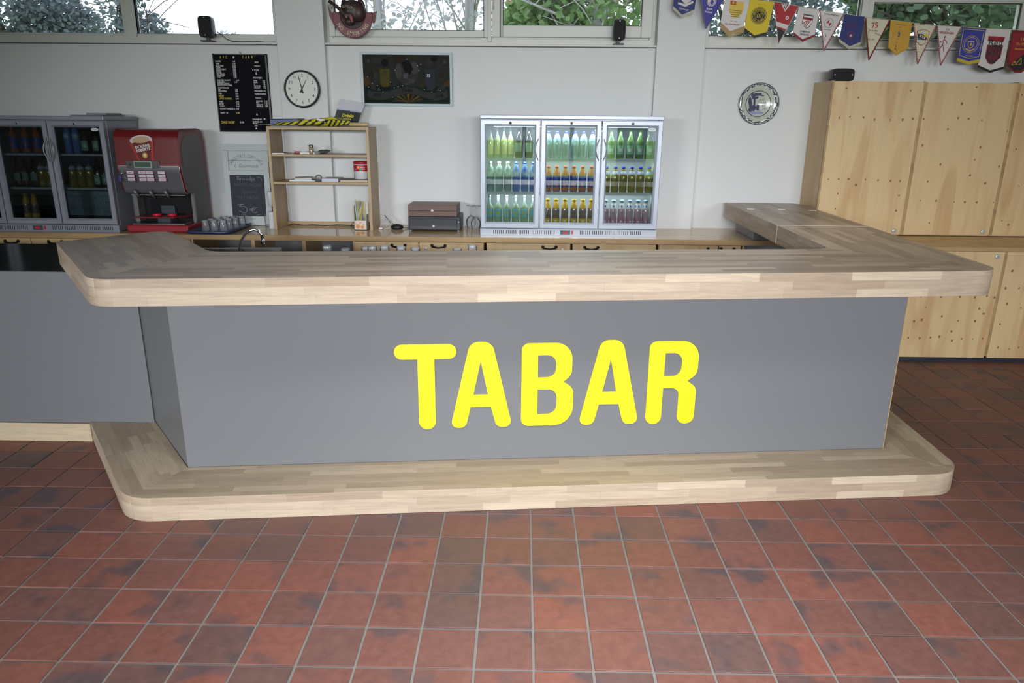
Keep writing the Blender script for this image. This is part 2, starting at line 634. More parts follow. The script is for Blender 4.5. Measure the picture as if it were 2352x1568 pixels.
# ---- back wall: panels below and above the window band, pilasters
def wz(z): return 1.71 + (z - 1.71) * 1.008
wall = MB()
wall.box(XL - 0.2, XR + 0.2, YW, YW + 0.16, 0, 2.275)
wall.box(XL - 0.2, XR + 0.2, YW, YW + 0.16, 2.98, ZC + 0.1)
wb = wall.build('wall_back', WALL)
tag(wb, kind='structure')
PIL = [(-4.90, -4.52), (-1.925, -1.553), (1.030, 1.404), (4.00, 4.38)]
for a, b in PIL:
    MB().box(a, b, PF, YW + 0.16, 0, ZC + 0.1).build('pilaster', WALL, wb, bevel=0.004)
tag(MB().box(XL - 0.2, XL, YF - 0.2, YW + 0.2, 0, ZC + 0.1).build('wall_left', WALL), kind='structure')
tag(MB().box(XR, XR + 0.2, YF - 0.2, YW + 0.2, 0, ZC + 0.1).build('wall_right', WALL), kind='structure')
tag(MB().box(XL - 0.2, XR + 0.2, YF - 0.2, YW + 0.2, ZC, ZC + 0.12).build('ceiling', WALL), kind='structure')
# front wall (behind the camera) with three big windows
FW = [(-4.2, -1.6), (-0.9, 1.9), (2.4, 4.9)]
f = MB()
f.box(XL - 0.2, XR + 0.2, YF - 0.2, YF, 0, 0.55)
f.box(XL - 0.2, XR + 0.2, YF - 0.2, YF, 2.6, ZC + 0.1)
xs = [XL - 0.2] + [v for w in FW for v in w] + [XR + 0.2]
for i in range(0, len(xs), 2):
    f.box(xs[i], xs[i + 1], YF - 0.2, YF, 0.55, 2.6)
tag(f.build('wall_front', WALL), kind='structure')
for k, (a, b) in enumerate(FW):
    w = MB()
    for x in (a, a + (b - a) / 3, a + 2 * (b - a) / 3, b):
        w.box(x - 0.04, x + 0.04, YF - 0.12, YF - 0.05, 0.55, 2.6)
    w.box(a, b, YF - 0.12, YF - 0.05, 0.55, 0.63)
    w.box(a, b, YF - 0.12, YF - 0.05, 2.52, 2.6)
    wo = w.build('window_%d' % (k + 4), PVC)
    tag(wo, kind='structure')
    MB().box(a + 0.02, b - 0.02, YF - 0.09, YF - 0.084, 0.6, 2.55).build('pane', PANE, wo)

# ---- back windows
def bar_frame(b, x0, x1, z0, z1, w, y0, y1):
    b.box(x0, x0 + w, y0, y1, z0, z1)
    b.box(x1 - w, x1, y0, y1, z0, z1)
    b.box(x0 + w, x1 - w, y0, y1, z0, z0 + w)
    b.box(x0 + w, x1 - w, y0, y1, z1 - w, z1)
    return b
GASKET = mat('window_gasket', (38, 38, 44), 0.6)
def back_window(n, x0, x1, panes, extra):
    w = MB().box(x0, x1, YW + 0.035, YW + 0.13, 2.275, 2.32).build('window_%d' % n, PVC)
    tag(w, kind='structure')
    fr = MB()
    bar_frame(fr, x0, x1, 2.275, 2.98, 0.045, YW + 0.04, YW + 0.12)
    fr.box(x0 + 0.045, x1 - 0.045, YW + 0.06, YW + 0.115, 2.32, 2.345)
    fr.build('window_frame', PVC, w, bevel=0.004)
    for (a, b, z0, z1, sash, yo) in panes:
        s = bar_frame(MB(), a - sash, b + sash, z0 - sash, z1 + sash, sash, YW + yo, YW + 0.11)
        s.build('sash', PVC, w, bevel=0.005)
        g = bar_frame(MB(), a - 0.001, b + 0.001, z0 - 0.001, z1 + 0.001, 0.006, YW + yo + 0.018, YW + yo + 0.03)
        g.build('gasket', GASKET, w)
        MB().box(a, b, YW + yo + 0.022, YW + yo + 0.026, z0, z1).build('pane', PANE, w)
    extra(w)
def sill(w, x0, x1, dark):
    MB().box(x0, x1, YW - 0.055, YW + 0.04, 2.262, 2.276).build('sill', PVC, w, bevel=0.002)
    MB().box(x0, x1, YW - 0.053, YW - 0.02, 2.258, 2.262).build('sill_shade_strip', mat('sill_shadow_strip', (110, 104, 106), 0.7), w)  # dark strip paints the shade line under the sill
def ex1(w):
    MB().box(-3.135, -3.06, YW + 0.03, YW + 0.1, 2.3, 2.96).build('mullion', PVC, w, bevel=0.004)
    sill(w, -4.52, -1.926, 0)
back_window(1, -4.52, -1.926, [(-4.46, -3.165, wz(2.327), 2.92, 0.05, 0.045), (-3.06, -1.955, wz(2.336), 2.92, 0.05, 0.045)], ex1)
def ex2(w):
    MB().box(-0.285, -0.255, YW + 0.02, YW + 0.06, 2.3, 2.96).build('mullion', PVC, w, bevel=0.003)
    MB().cyl(0.008, 0.0, 0.12, (-0.243, YW + 0.012, 2.53), 10).build('hinge', PVC, w)
    MB().box(-0.19, -0.18, YW + 0.012, YW + 0.02, 2.336, 2.9).build('sash_seam', mat('seam_shadow', (120, 118, 114), 0.7), w)
    sill(w, -1.552, 1.029, 1)
back_window(2, -1.552, 1.029, [(-1.485, -0.315, wz(2.376), 2.9, 0.05, 0.034), (-0.166, 0.914, wz(2.415), 2.88, 0.085, 0.018)], ex2)
def ex3(w):
    MB().box(2.605, 2.66, YW + 0.02, YW + 0.1, 2.3, 2.96).build('mullion', PVC, w, bevel=0.004)
    MB().box(2.66, 3.86, YW + 0.025, YW + 0.1, 2.613, 2.66).build('transom', PVC, w, bevel=0.004)
    sill(w, 1.405, 3.999, 0)
back_window(3, 1.405, 3.999, [(1.44, 2.60, wz(2.352), 2.92, 0.045, 0.045), (2.70, 3.835, wz(2.325), 2.605, 0.05, 0.03), (2.70, 3.835, 2.68, 2.92, 0.02, 0.03)], ex3)

def ex_none(w): pass
back_window(7, 4.382, 5.60, [(4.45, 5.53, wz(2.35), 2.92, 0.05, 0.045)], ex_none)
back_window(8, -5.60, -4.902, [(-5.53, -4.97, wz(2.33), 2.92, 0.05, 0.045)], ex_none)

# ---- outside: lawn in front of and behind the building, trees beyond the back windows
LAWN = mat('lawn_grass', (150, 186, 84), 0.9, var=0.3, vscale=1.5)
tag(MB().box(-40, 40, -60, YF - 0.25, -0.2, -0.06).build('lawn', LAWN), 'wide green lawn in front of the clubhouse windows', 'grass', kind='stuff')
tag(MB().box(-60, 60, YW + 0.35, 70, -0.2, -0.10).build('rear_lawn', LAWN), 'strip of grass under the trees behind the windows', 'grass', kind='stuff')
BARK = mat('tree_bark', (70, 62, 54), 0.9, var=0.2, vscale=8)
BARK_P = mat('hazed_pale_bark', (168, 164, 166), 0.9, var=0.15, vscale=8)  # haze painted into the bark as a paler grey
def leaf_mat(name, c, tr):
    m = mat(name, c, 0.7, var=0.35, vscale=2.2)
    nt = m.node_tree
    b = nt.nodes['Principled BSDF']
    tl = N(nt, 'ShaderNodeBsdfTranslucent')
    mx = N(nt, 'ShaderNodeMixShader')
    mx.inputs[0].default_value = 0.5
    out = nt.nodes['Material Output']
    l = b.inputs['Base Color'].links[0].from_socket
    nt.links.new(l, tl.inputs['Color'])
    nt.links.new(b.outputs[0], mx.inputs[1])
    nt.links.new(tl.outputs[0], mx.inputs[2])
    nt.links.new(mx.outputs[0], out.inputs['Surface'])
    return m
LEAF_D = leaf_mat('hazed_dark_leaf', (118, 128, 134), 0)  # bluish haze mixed into the leaf colour
LEAF_G = leaf_mat('green_leaf', (130, 158, 104), 0)
LEAF_M = leaf_mat('hazed_mid_leaf', (102, 124, 98), 0)  # green lightened to carry painted haze
LEAF_P = leaf_mat('hazed_pale_leaf', (176, 174, 186), 0)  # leaf colour paled to paint in the haze
LEAF_O = leaf_mat('autumn_leaf', (172, 158, 128), 0)
def tree(label, x, y, h, crown, n, leaf, lm, seed, bark=BARK, nb=10, branch=1.0, lean=0.0):
    """crown: list of ellipsoids (dx, dy, z, rx, ry, rz)"""
    R = random.Random(seed)
    t = thing('tree', label, 'tree', (x, y, -0.07), group=None)
    b = MB()
    top = max(c[2] for c in crown)
    tr = [(0, 0, 0), (lean * 0.3, 0.05, h * 0.3), (lean * 0.7, -0.04, h * 0.6), (lean, 0, top)]
    b.tube(tr, 0.12, 8, taper=0.04)
    b.build('trunk', bark, t)
    b = MB()
    for k in range(nb):
        c = R.choice(crown)
        z0 = R.uniform(0.25, 0.85) * top
        e = Vector((c[0] + R.uniform(-1, 1) * c[3], c[1] + R.uniform(-1, 1) * c[4], c[2] + R.uniform(-0.8, 1) * c[5]))
        s = Vector((lean * z0 / top, 0, z0))
        mid = (s + e) / 2 + Vector((R.uniform(-.2, .2), R.uniform(-.2, .2), R.uniform(0, .3)))
        b.tube([s, mid, e], 0.035 * branch, 5, taper=0.008)
        for q in range(3):
            s2 = mid.lerp(e, R.uniform(0, 0.8))
            e2 = s2 + Vector((R.uniform(-.7, .7), R.uniform(-.5, .5), R.uniform(-.2, .8)))
            b.tube([s2, (s2 + e2) / 2 + Vector((0, 0, .05)), e2], 0.012 * branch, 4, taper=0.004)
    b.build('branches', bark, t)
    b = MB()
    for k in range(n):
        c = R.choice(crown)
        while True:
            p = Vector((R.uniform(-1, 1), R.uniform(-1, 1), R.uniform(-1, 1)))
            if 0.1 < p.length < 1: break
        p = Vector((c[0] + p.x * c[3], c[1] + p.y * c[4], c[2] + p.z * c[5]))
        a = Vector((R.uniform(-1, 1), R.uniform(-1, 1), R.uniform(-.6, .6))).normalized()
        d = a.cross(Vector((R.uniform(-1, 1), R.uniform(-1, 1), R.uniform(-1, 1)))).normalized()
        l = leaf * R.uniform(0.7, 1.25)
        w = l * 0.36
        q = b.add([p - a * l * .5, p + d * w - a * l * .1, p + d * w * .75 + a * l * .25, p + a * l * .5, p - d * w * .75 + a * l * .25, p - d * w - a * l * .1])
        b.face([q, q + 1, q + 2, q + 3, q + 4, q + 5])
    tag(b.build('leaves', lm, t), kind='stuff')
    return t
tree('dark grey green tree filling the far left window pane', -8.7, 13.0, 5, [(0, 0, 4.0, 1.35, 1.0, 1.6), (0.75, 0.4, 3.1, 0.75, 0.8, 0.7)], 9500, 0.08, LEAF_D, 11)
tree('slimmer dark tree beside the first window mullion', -6.1, 12.0, 5, [(0, 0, 3.7, 0.36, 0.5, 1.0), (0.25, 0, 3.0, 0.45, 0.4, 0.35)], 2000, 0.075, LEAF_D, 12, BARK, 8, 0.6)
tree('low pale shrubby tree low in the second left pane', -7.0, 18.0, 3, [(0, 0, 3.25, 0.9, 0.7, 0.45)], 420, 0.14, LEAF_P, 13, BARK_P, 8, 0.5)
tree('bare looking pale tree with thin branches behind the bulldog sign', -2.4, 13.0, 7, [(0, 0, 4.2, 1.0, 0.8, 1.9)], 650, 0.10, LEAF_P, 14, BARK_P, 18, 0.6)
tree('pale sparse tree in the middle of the centre window', -1.2, 15.0, 7, [(0, 0, 4.4, 1.2, 0.8, 2.0)], 850, 0.11, LEAF_P, 15, BARK_P, 18, 0.6, 0.3)
tree('leafy green tree close behind the right casement of the centre window', 0.85, 9.2, 5, [(0, 0, 3.1, 0.85, 0.5, 0.9), (-0.6, 0.2, 2.9, 0.5, 0.4, 0.4)], 3000, 0.105, LEAF_G, 16, BARK_P, 14, 0.8)
tree('autumn tinted tree behind the green one', 0.45, 12.0, 5, [(0, 0, 3.4, 1.0, 0.7, 1.1)], 1300, 0.11, LEAF_O, 17, BARK_P, 16, 0.8)
tree('blue grey tree behind the left half of the pennants', 3.2, 12.5, 5, [(0, 0, 3.3, 1.5, 1.0, 1.3), (0.9, 0, 3.7, 1.0, 0.8, 1.2)], 5200, 0.09, LEAF_D, 18)
tree('green tree behind the right half of the pennants', 4.9, 9.0, 5, [(0, 0, 3.1, 1.15, 0.7, 1.0), (-0.8, 0, 3.3, 0.5, 0.5, 0.6)], 5200, 0.11, LEAF_M, 19, BARK, 18, 1.0)
tree('dense green tree at the far right window corner', 7.2, 11.0, 5, [(0, 0, 3.4, 1.5, 1.0, 1.5)], 4600, 0.12, LEAF_M, 20)

# ================================================================== THE BAR
def uvprism(b, pts, z0, z1, ang, mt=0, me_=1):
    """outline CCW; grain of the top runs along ang; edge staves run round the perimeter"""
    pts = ccw(pts)
    n = len(pts)
    ca, sa = math.cos(ang), math.sin(ang)
    uvt = [(p[0] * ca + p[1] * sa, -p[0] * sa + p[1] * ca) for p in pts]
    q = b.add([(p[0], p[1], z0) for p in pts] + [(p[0], p[1], z1) for p in pts])
    b.face([q + n + i for i in range(n)], mt, False, uvt)
    b.face([q + i for i in reversed(range(n))], mt, False, list(reversed(uvt)))
    L = 0.0
    for i in range(n):
        j = (i + 1) % n
        d = math.hypot(pts[j][0] - pts[i][0], pts[j][1] - pts[i][1])
        b.face([q + i, q + j, q + n + j, q + n + i], me_, d < 0.06, [(L, 0), (L + d, 0), (L + d, z1 - z0), (L, z1 - z0)])
        L += d
    return b
def ang(a, b): return math.atan2(b[1] - a[1], b[0] - a[0])
def sub(a, b): return (b[0] - a[0], b[1] - a[1])

ZT, TH = 1.085, 0.115
A0, A1 = (-1.574, 2.871), (1.925, 3.231)
B0, B1 = (-2.398, 3.721), (-1.948, 3.130)
E0, E1 = (-1.484, 3.520), (1.374, 3.779)
D0, D1 = (-1.871, 3.977), (-1.586, 3.603)
F0, F1 = (1.612, 3.904), (1.656, 5.998)
H0, H1 = (2.172, 3.50), (2.236, 5.70)
cAB = isect(A0, sub(A0, A1), B0, sub(B0, B1))
cED = isect(E0, sub(E0, E1), D0, sub(D0, D1))
cAH = isect(A0, sub(A0, A1), H0, sub(H0, H1))
cEF = isect(E0, sub(E0, E1), F0, sub(F0, F1))
def onF(y): return (F0[0] + (y - F0[1]) * (F1[0] - F0[0]) / (F1[1] - F0[1]), y)
def onH(y): return (H0[0] + (y - H0[1]) * (H1[0] - H0[0]) / (H1[1] - H0[1]), y)
cDC = (-2.148, 4.341)          # far right corner of the left wing
_d = Vector(sub(D1, D0)).normalized()
cDC = (D0[0] + _d.x * 0.30, D0[1] + _d.y * 0.30)
cBC = (B0[0] + _d.x * 0.04, B0[1] + _d.y * 0.04)
bt = thing('oak_bar_counter', 'thick oiled oak bar top with rounded corners on the grey bar', 'worktop', (0, 3.1, ZT - TH))
g = 0.0006
def rounded(ptsr, keep=10): return rpoly(ptsr, keep)
# whole outline rounded first, then cut along the mitres
front = rpoly([(*cAB, 0.0), (*cAH, 0.0), (*cEF, 0.0), (*cED, 0.0)])
RA, RH = 0.15, 0.13
aA, aB = ang(A0, A1), ang(B1, B0)
def corner(prev, c, nxt, r, n=16):
    q = rpoly([(*prev, 0), (*c, r), (*nxt, 0)], n)
    return q[1:-1]
arcAB = corner(cBC, cAB, cAH, RA)
arcAH = corner(cAB, cAH, onH(5.0), RH)
arcEF = corner(onF(5.0), cEF, cED, 0.09)
arcED = corner(cEF, cED, cDC, 0.13)
h = lambda a: a[:len(a) // 2 + 1]
t_ = lambda a: a[len(a) // 2:]
fpts = t_(arcAB) + h(arcAH) + t_(arcEF) + h(arcED)
b = uvprism(MB(), fpts, ZT - TH, ZT, aA)
b.build('front_section', [OAK_TOP, OAK_EDGE], bt, world=True, bevel=0.0012)
cDCr = corner(cED, cDC, cBC, 0.09)
cBCr = corner(cDC, cBC, cAB, 0.02, 4)
lp = t_(arcED) + cDCr + cBCr + h(arcAB)
uvprism(MB(), lp, ZT - TH, ZT, aB).build('left_wing', [OAK_TOP, OAK_EDGE], bt, world=True, bevel=0.0012)
YS, YH, YE = 4.688, 5.59, 6.04
rp_ = t_(arcAH) + [onH(YS - 0.002), onF(YS - 0.002)] + h(arcEF)
uvprism(MB(), rp_, ZT - TH, ZT, ang(F0, F1)).build('right_wing', [OAK_TOP, OAK_EDGE], bt, world=True, bevel=0.0012)
ep = [onF(YH + 0.002), onH(YH + 0.002)] + corner(onH(YH), onH(YE), onF(YE), 0.10) + corner(onH(YE), onF(YE), onF(YH), 0.012, 3)
uvprism(MB(), ep, ZT - TH, ZT, ang(F0, F1)).build('end_section', [OAK_TOP, OAK_EDGE], bt, world=True, bevel=0.003)

fl = thing('counter_flap', 'oak lift-up flap of the bar top with three white hinge inlays', 'counter flap', (1.93, 5.1, ZT - TH))
fp = [onF(YS + 0.004), onH(YS + 0.004), onH(YH - 0.001), onF(YH - 0.001)]
uvprism(MB(), fp, ZT - TH, ZT, ang(F0, F1)).build('slab', [OAK_TOP, OAK_EDGE], fl, world=True, bevel=0.003)
SEAM = mat('pale_seam_edge', (226, 214, 196), 0.5)
a0, a1 = onF(YS), onH(YS)
MB().prism(ccw([(a0[0] - 0.001, YS - 0.003), (a1[0] + 0.001, YS - 0.003), (a1[0] + 0.001, YS + 0.006), (a0[0] - 0.001, YS + 0.006)]), ZT - TH, ZT + 0.0008).build('edge_strip', SEAM, fl, world=True)
for i, (x, y) in enumerate(((1.724, 5.592), (1.957, 5.588), (2.176, 5.55))):
    MB().box(x - 0.026, x + 0.026, y - 0.012, y + 0.012, ZT - 0.01, ZT + 0.002).build('hinge', mat('hinge_metal', (226, 226, 230), 0.35), fl, world=True, bevel=0.001)

# grey body
PA, PB = (-1.576, 3.138), (1.869, 3.462)
PLft = (-1.996, 3.681)
RZ = ang(PA, PB)
ZP = 0.114
bar = thing('grey_bar', 'grey painted bar front lettered with five big yellow letters', 'bar', (PA[0], PA[1], 0))
nx, ny = -math.sin(RZ), math.cos(RZ)
def thick(p, q, t, z0, z1, name, m, root, ext=0.0):
    d = Vector(sub(p, q)).normalized()
    nrm = Vector((-d.y, d.x))
    pts = [p, q, (q[0] + nrm.x * t, q[1] + nrm.y * t), (p[0] + nrm.x * t, p[1] + nrm.y * t)]
    return MB().prism(ccw(pts), z0, z1).build(name, m, root, world=True, bevel=0.0012)
thick(PA, PB, 0.02, ZP + 0.001, ZT - TH, 'front_panel', GREY, bar)
thick(PLft, (PA[0] - 0.001, PA[1] + 0.001), 0.02, ZP + 0.004, ZT - TH, 'left_panel', GREY, bar)
PR1 = (1.925, 4.66)
q = (PB[0] + 0.0, PB[1] + 0.0)
thick((q[0], q[1] + 0.001), PR1, 0.02, ZP + 0.001, ZT - TH, 'right_panel', GREY, bar)
MB().prism(ccw([(PB[0] - 0.0005, PB[1] - 0.0005), (PB[0] + 0.0035, PB[1]), (PB[0] + 0.0035, PB[1] + 0.02), (PB[0] - 0.0005, PB[1] + 0.02)]), ZP + 0.001, ZT - TH).build('edge_strip', PLY_EDGE, bar, world=True)
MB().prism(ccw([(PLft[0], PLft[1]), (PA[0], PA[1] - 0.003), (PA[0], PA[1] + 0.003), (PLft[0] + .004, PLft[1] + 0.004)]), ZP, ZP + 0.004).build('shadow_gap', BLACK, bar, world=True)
# letters TABAR: rounded board letters on the front panel
lt = {
 'T': [[(.994, .711, .036), (1.283, .711, .036), (1.283, .638, .036), (1.180, .638, 0), (1.180, .284, .0385), (1.101, .284, .0385), (1.101, .638, 0), (.994, .638, .036)]],
 'A': [[(1.2497, .287, .034), (1.323, .287, .034), (1.348, .393, 0), (1.445, .393, 0), (1.472, .287, .034), (1.549, .287, .034), (1.451, .719, .05), (1.347, .719, .05)],
       [(1.361, .455), (1.431, .455), (1.397, .623)]],
 'B': [[(1.591, .289, .035), (1.591, .709, .035), (1.833, .709, .10), (1.833, .548, .065), (1.793, .513, 0), (1.843, .480, .06), (1.843, .289, .115)],
       [(1.669, .649), (1.756, .649, .045), (1.756, .537, .045), (1.669, .537)],
       [(1.669, .477), (1.763, .477, .045), (1.763, .348, .05), (1.669, .348)]],
 'R': [[(2.205, .709, .035), (2.448, .709, .085), (2.448, .540, .065), (2.401, .506, 0), (2.448, .470, .05), (2.448, .283, .038), (2.363, .283, .038), (2.363, .471, .05), (2.283, .471, 0), (2.283, .283, .038), (2.205, .283, .038)],
       [(2.284, .649), (2.367, .649, .045), (2.367, .531, .045), (2.283, .531)]],
}
for ch, dx, word in (('T', 0, 'T'), ('A', 0, 'first A'), ('B', 0, 'B'), ('A', 0.622, 'second A'), ('R', 0, 'R')):
    loops = [[(x + dx, y) for x, y in rpoly(lp_, 8)] for lp_ in lt[ch]]
    me = curve_mesh('letter', loops, 0.006)
    me.materials.clear(); me.materials.append(YELLOW)
    o = link('letter', me, bar, (0.003 * math.sin(RZ), -0.003 * math.cos(RZ), 0), (PI / 2, 0, RZ))
    o['label'] = 'yellow rounded letter ' + word

# oak step (footrest) round the bar
FA, FB = (-1.509, 2.848), (1.888, 3.168)
L0, L1 = (-2.338, 3.650), (-1.921, 3.094)
R0, R1 = (2.150, 3.5), (2.170, 4.68)
fAL = isect(FA, sub(FA, FB), L0, sub(L0, L1))
fAR = isect(FA, sub(FA, FB), R0, sub(R0, R1))
step = thing('bar_step', 'pale oak step running round the foot of the grey bar', 'step', (0, 3.0, 0))
pa, pb, pl = (PA[0], PA[1] + 0.002), (PB[0] - 0.002, PB[1] + 0.002), (PLft[0], PLft[1])
arcL = corner(L0, fAL, fAR, 0.20)
arcR = corner(fAL, fAR, R1, 0.17)
uvprism(MB(), t_(arcL) + h(arcR) + [pb, pa], 0, ZP, RZ).build('front_board', [OAK_STEP, OAK_EDGE], step, world=True, bevel=0.0012)
uvprism(MB(), h(arcL) + [pa, pl, (PLft[0] - 0.01, 3.667), (L0[0] - 0.008, 3.664)], 0, ZP, ang(L1, L0)).build('left_board', [OAK_STEP, OAK_EDGE], step, world=True, bevel=0.0012)
uvprism(MB(), t_(arcR) + [(R1[0], R1[1]), (PB[0] + 0.02, R1[1]), pb], 0, ZP, ang(R0, R1)).build('right_board', [OAK_STEP, OAK_EDGE], step, world=True, bevel=0.0012)

# low counter at the left
low = thing('low_counter', 'low grey counter with a dark steel top left of the bar', 'counter', (-3.6, 3.66, 0))
MB().box(-5.55, PLft[0] + 0.002, 3.668, 3.692, 0.1055, 0.944).build('front_panel', GREY, low, world=True, bevel=0.0015)
MB().box(-5.55, PLft[0] - 0.03, 3.693, 4.56, 0.90, 0.938).build('steel_top', mat('dark_steel_top', (40, 41, 44), 0.16, metal=0.3), low, world=True, bevel=0.003)
MB().box(-5.55, PLft[0] - 0.04, 4.50, 4.52, 0.02, 0.90).build('rear_panel', GREY, low, world=True)
u = MB()
uvprism(u, [(-5.55, 3.655), (-2.345, 3.655), (-2.345, 3.668), (-5.55, 3.668)], 0, 0.105, 0.0)
u.build('plinth_board', [OAK_STEP, oak_mat('plinth_oak', (190, 174, 148), (174, 156, 128), 0.105, 1.1, 0.5)], low, world=True, bevel=0.001)
MB().box(-5.55, -2.36, 3.67, 3.71, 0.0, 0.104).build('base', GREY, low, world=True)

# steel under-counter behind the bar, with tap
rz = ang(E0, E1)
uc = thing('under_counter', 'stainless sink counter with a low steel upstand behind the bar', 'sink counter', (E0[0], E0[1], 0), rz)
MB().box(-0.05, 2.75, 0.10, 0.62, 0.86, 0.90).build('steel_top', STEEL, uc, bevel=0.003)
MB().box(-0.03, 2.73, 0.12, 0.60, 0.1, 0.86).build('cabinet_body', mat('dark_steel', (70, 72, 76), 0.4, metal=0.7), uc)
MB().box(-0.40, 0.16, 0.60, 0.64, 0.86, 0.998).build('upstand', STEEL, uc, bevel=0.003)
tap = thing('tap', 'chrome gooseneck tap standing behind the bar top', 'tap', (-1.573, 4.02, 0.9006))
p = [(0, 0, 0), (0, 0, 0.07), (0.004, 0, 0.115), (0.018, 0, 0.155), (0.042, 0, 0.19), (0.07, 0, 0.213), (0.098, 0, 0.222), (0.122, 0, 0.213), (0.135, 0, 0.195), (0.140, 0, 0.165)]
MB().tube(p, 0.0085, 10).build('spout', CHROME, tap)
MB().lathe([(0.0125, 0), (0.0125, 0.022), (0.011, 0.026)], 12, (0.1405, 0, 0.140)).build('aerator', CHROME, tap)
MB().lathe([(0.024, 0), (0.024, 0.02), (0.014, 0.03), (0.014, 0.05)], 14).build('base', CHROME, tap)

# grey support box under the end of the bar top, standing on the back worktop
sb = thing('support_box', 'grey box under the far end of the bar top', 'support', (1.95, 5.75, 0.862))
MB().box(-0.2, 0.19, -0.23, 0.25, 0, 0.107).build('box_body', GREY, sb, bevel=0.002)
MB().box(-0.17, 0.16, -0.232, -0.228, 0.012, 0.095).build('front_face', GREY, sb)

# ================================================================== BACK COUNTER
WT = 0.862
wk = thing('back_worktop', 'long varnished plywood worktop along the back wall', 'worktop', (-1.5, 5.5, 0.82))
MB().box(XL + 0.05, 2.24, 5.505, PF - 0.001, 0.824, WT - 0.0005).build('board', PLY_TOP, wk, world=True)
for a, c in ((-4.518, -1.927), (-1.551, 1.028), (1.406, 2.24)):
    MB().box(a, c, PF - 0.001, YW - 0.001, 0.824, WT - 0.0005).build('rear_strip', PLY_TOP, wk, world=True)
MB().box(XL + 0.05, 2.24, 5.5, 5.505, 0.824, WT).build('edge_band', PLY_EDGE, wk, world=True)
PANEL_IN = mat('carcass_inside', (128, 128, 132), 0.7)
def handle(root, x, z, y):
    b = MB()
    b.tube([(x - 0.05, y, z + 0.006), (x - 0.046, y - 0.018, z - 0.002), (x, y - 0.024, z - 0.008), (x + 0.046, y - 0.018, z - 0.002), (x + 0.05, y, z + 0.006)], 0.0068, 8)
    for s in (-1, 1):
        b.lathe([(0.012, 0), (0.012, -0.006), (0.006, -0.010)], 10, (x + s * 0.05, y, z + 0.006), 'y')
    return b
def unit(label, x0, x1, fronts, openn=False):
    t = thing('drawer_cabinet', label, 'cabinet', ((x0 + x1) / 2, 5.53, 0))
    b = MB()
    b.box(x0, x0 + 0.014, 5.53, 6.04, 0.08, 0.823).box(x1 - 0.014, x1, 5.53, 6.04, 0.08, 0.823)
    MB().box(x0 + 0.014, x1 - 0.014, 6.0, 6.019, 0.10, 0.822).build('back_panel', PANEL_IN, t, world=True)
    b.box(x0 + 0.014, x1 - 0.014, 6.02, 6.04, 0.08, 0.823).box(x0 + 0.014, x1 - 0.014, 5.53, 6.02, 0.08, 0.10)
    b.box(x0, x1, 5.58, 6.0, 0, 0.08)
    b.build('carcass', [PLY_D], t, world=True)
    if openn:
        MB().box(x0 + 0.014, x1 - 0.014, 5.545, 6.02, 0.45, 0.468).build('shelf', PLY_D, t, world=True)
        return t
    for (a, c, hx, lock) in fronts:
        dr = MB().box(a + 0.003, c - 0.003, 5.512, 5.53, 0.62, 0.819).build('drawer', PLY, t, world=True, bevel=0.0015)
        if hx is not None:
            handle(None, hx, 0.79, 5.512).build('handle', BLACKM, dr, world=True)
        if lock:
            MB().lathe([(0.013, 0), (0.013, -0.004), (0.011, -0.006), (0.005, -0.006)], 14, (lock, 5.512, 0.772), 'y').build('lock', BRIGHT, dr, world=True)
        dd = MB().box(a + 0.003, c - 0.003, 5.512, 5.53, 0.09, 0.614).build('door', PLY, t, world=True, bevel=0.0015)
    return t
unit('plywood drawer unit under the left dark fridge', -4.55, -3.35, [(-4.55, -4.15, -4.3, None), (-4.15, -3.746, -3.894, None), (-3.746, -3.35, -3.56, None)])
unit('plywood drawer unit under the red coffee machine', -3.35, -2.52, [(-3.35, -2.94, -3.1, None), (-2.94, -2.52, -2.75, None)])
unit('open plywood cubby under the blue tray, left of the tap', -2.52, -2.05, [], True)
unit('open plywood cubby behind the chrome tap', -2.05, -1.66, [], True)
unit('open plywood cubby under the pine shelf unit', -1.66, -1.27, [], True)
unit('drawer unit with two black cup handles under the cash drawer', -1.27, -0.285, [(-1.27, -0.778, -0.933, None), (-0.778, -0.285, -0.629, -0.725)])
unit('wide drawer unit under the left half of the lit fridge', -0.265, 0.372, [(-0.265, 0.372, 0.213, 0.313)])
unit('wide drawer unit under the right half of the lit fridge', 0.388, 1.02, [(0.388, 1.02, 0.53, None)])
unit('drawer unit right of the lit fridge', 1.04, 1.66, [(1.04, 1.492, 1.46, None), (1.492, 1.66, 1.557, None)])
unit('open plywood cubby under the far end of the bar top', 1.675, 2.22, [], True)

# ---- tall plywood cabinets at the right
def knots(parent, pts, y, seed, r=0.0088):
    R = random.Random(seed)
    b = MB()
    for x, z in pts:
        rr = r * R.uniform(0.65, 1.15)
        b.lathe([(rr, 0), (rr * 0.9, -0.0004)], 9, (x, y, z), 'y', sx=R.uniform(.8, 1.0), sy=R.uniform(.9, 1.2))
    o = b.build('knots', KNOT, parent, world=True)
    o['kind'] = 'stuff'
def cam_lock(parent, x, z, y):
    b = MB().lathe([(0.019, 0), (0.019, -0.003), (0.015, -0.007), (0.004, -0.007)], 16, (x, y, z), 'y', mats=[0, 0, 0])
    b.box(x - 0.001, x + 0.001, y - 0.0078, y - 0.007, z - 0.006, z + 0.006, 1)
    b.build('lock', [BRIGHT, BLACK], parent, world=True)
YU, YLo = 5.80, 5.29
uppers = [(2.297, 2.985, 'first tall plywood wall cabinet, beside the bar flap, speaker on top'),
          (2.985, 3.677, 'middle plywood wall cabinet right of the one carrying a speaker'),
          (3.677, 4.37, 'last plywood wall cabinet, cut by the right edge of the picture')]
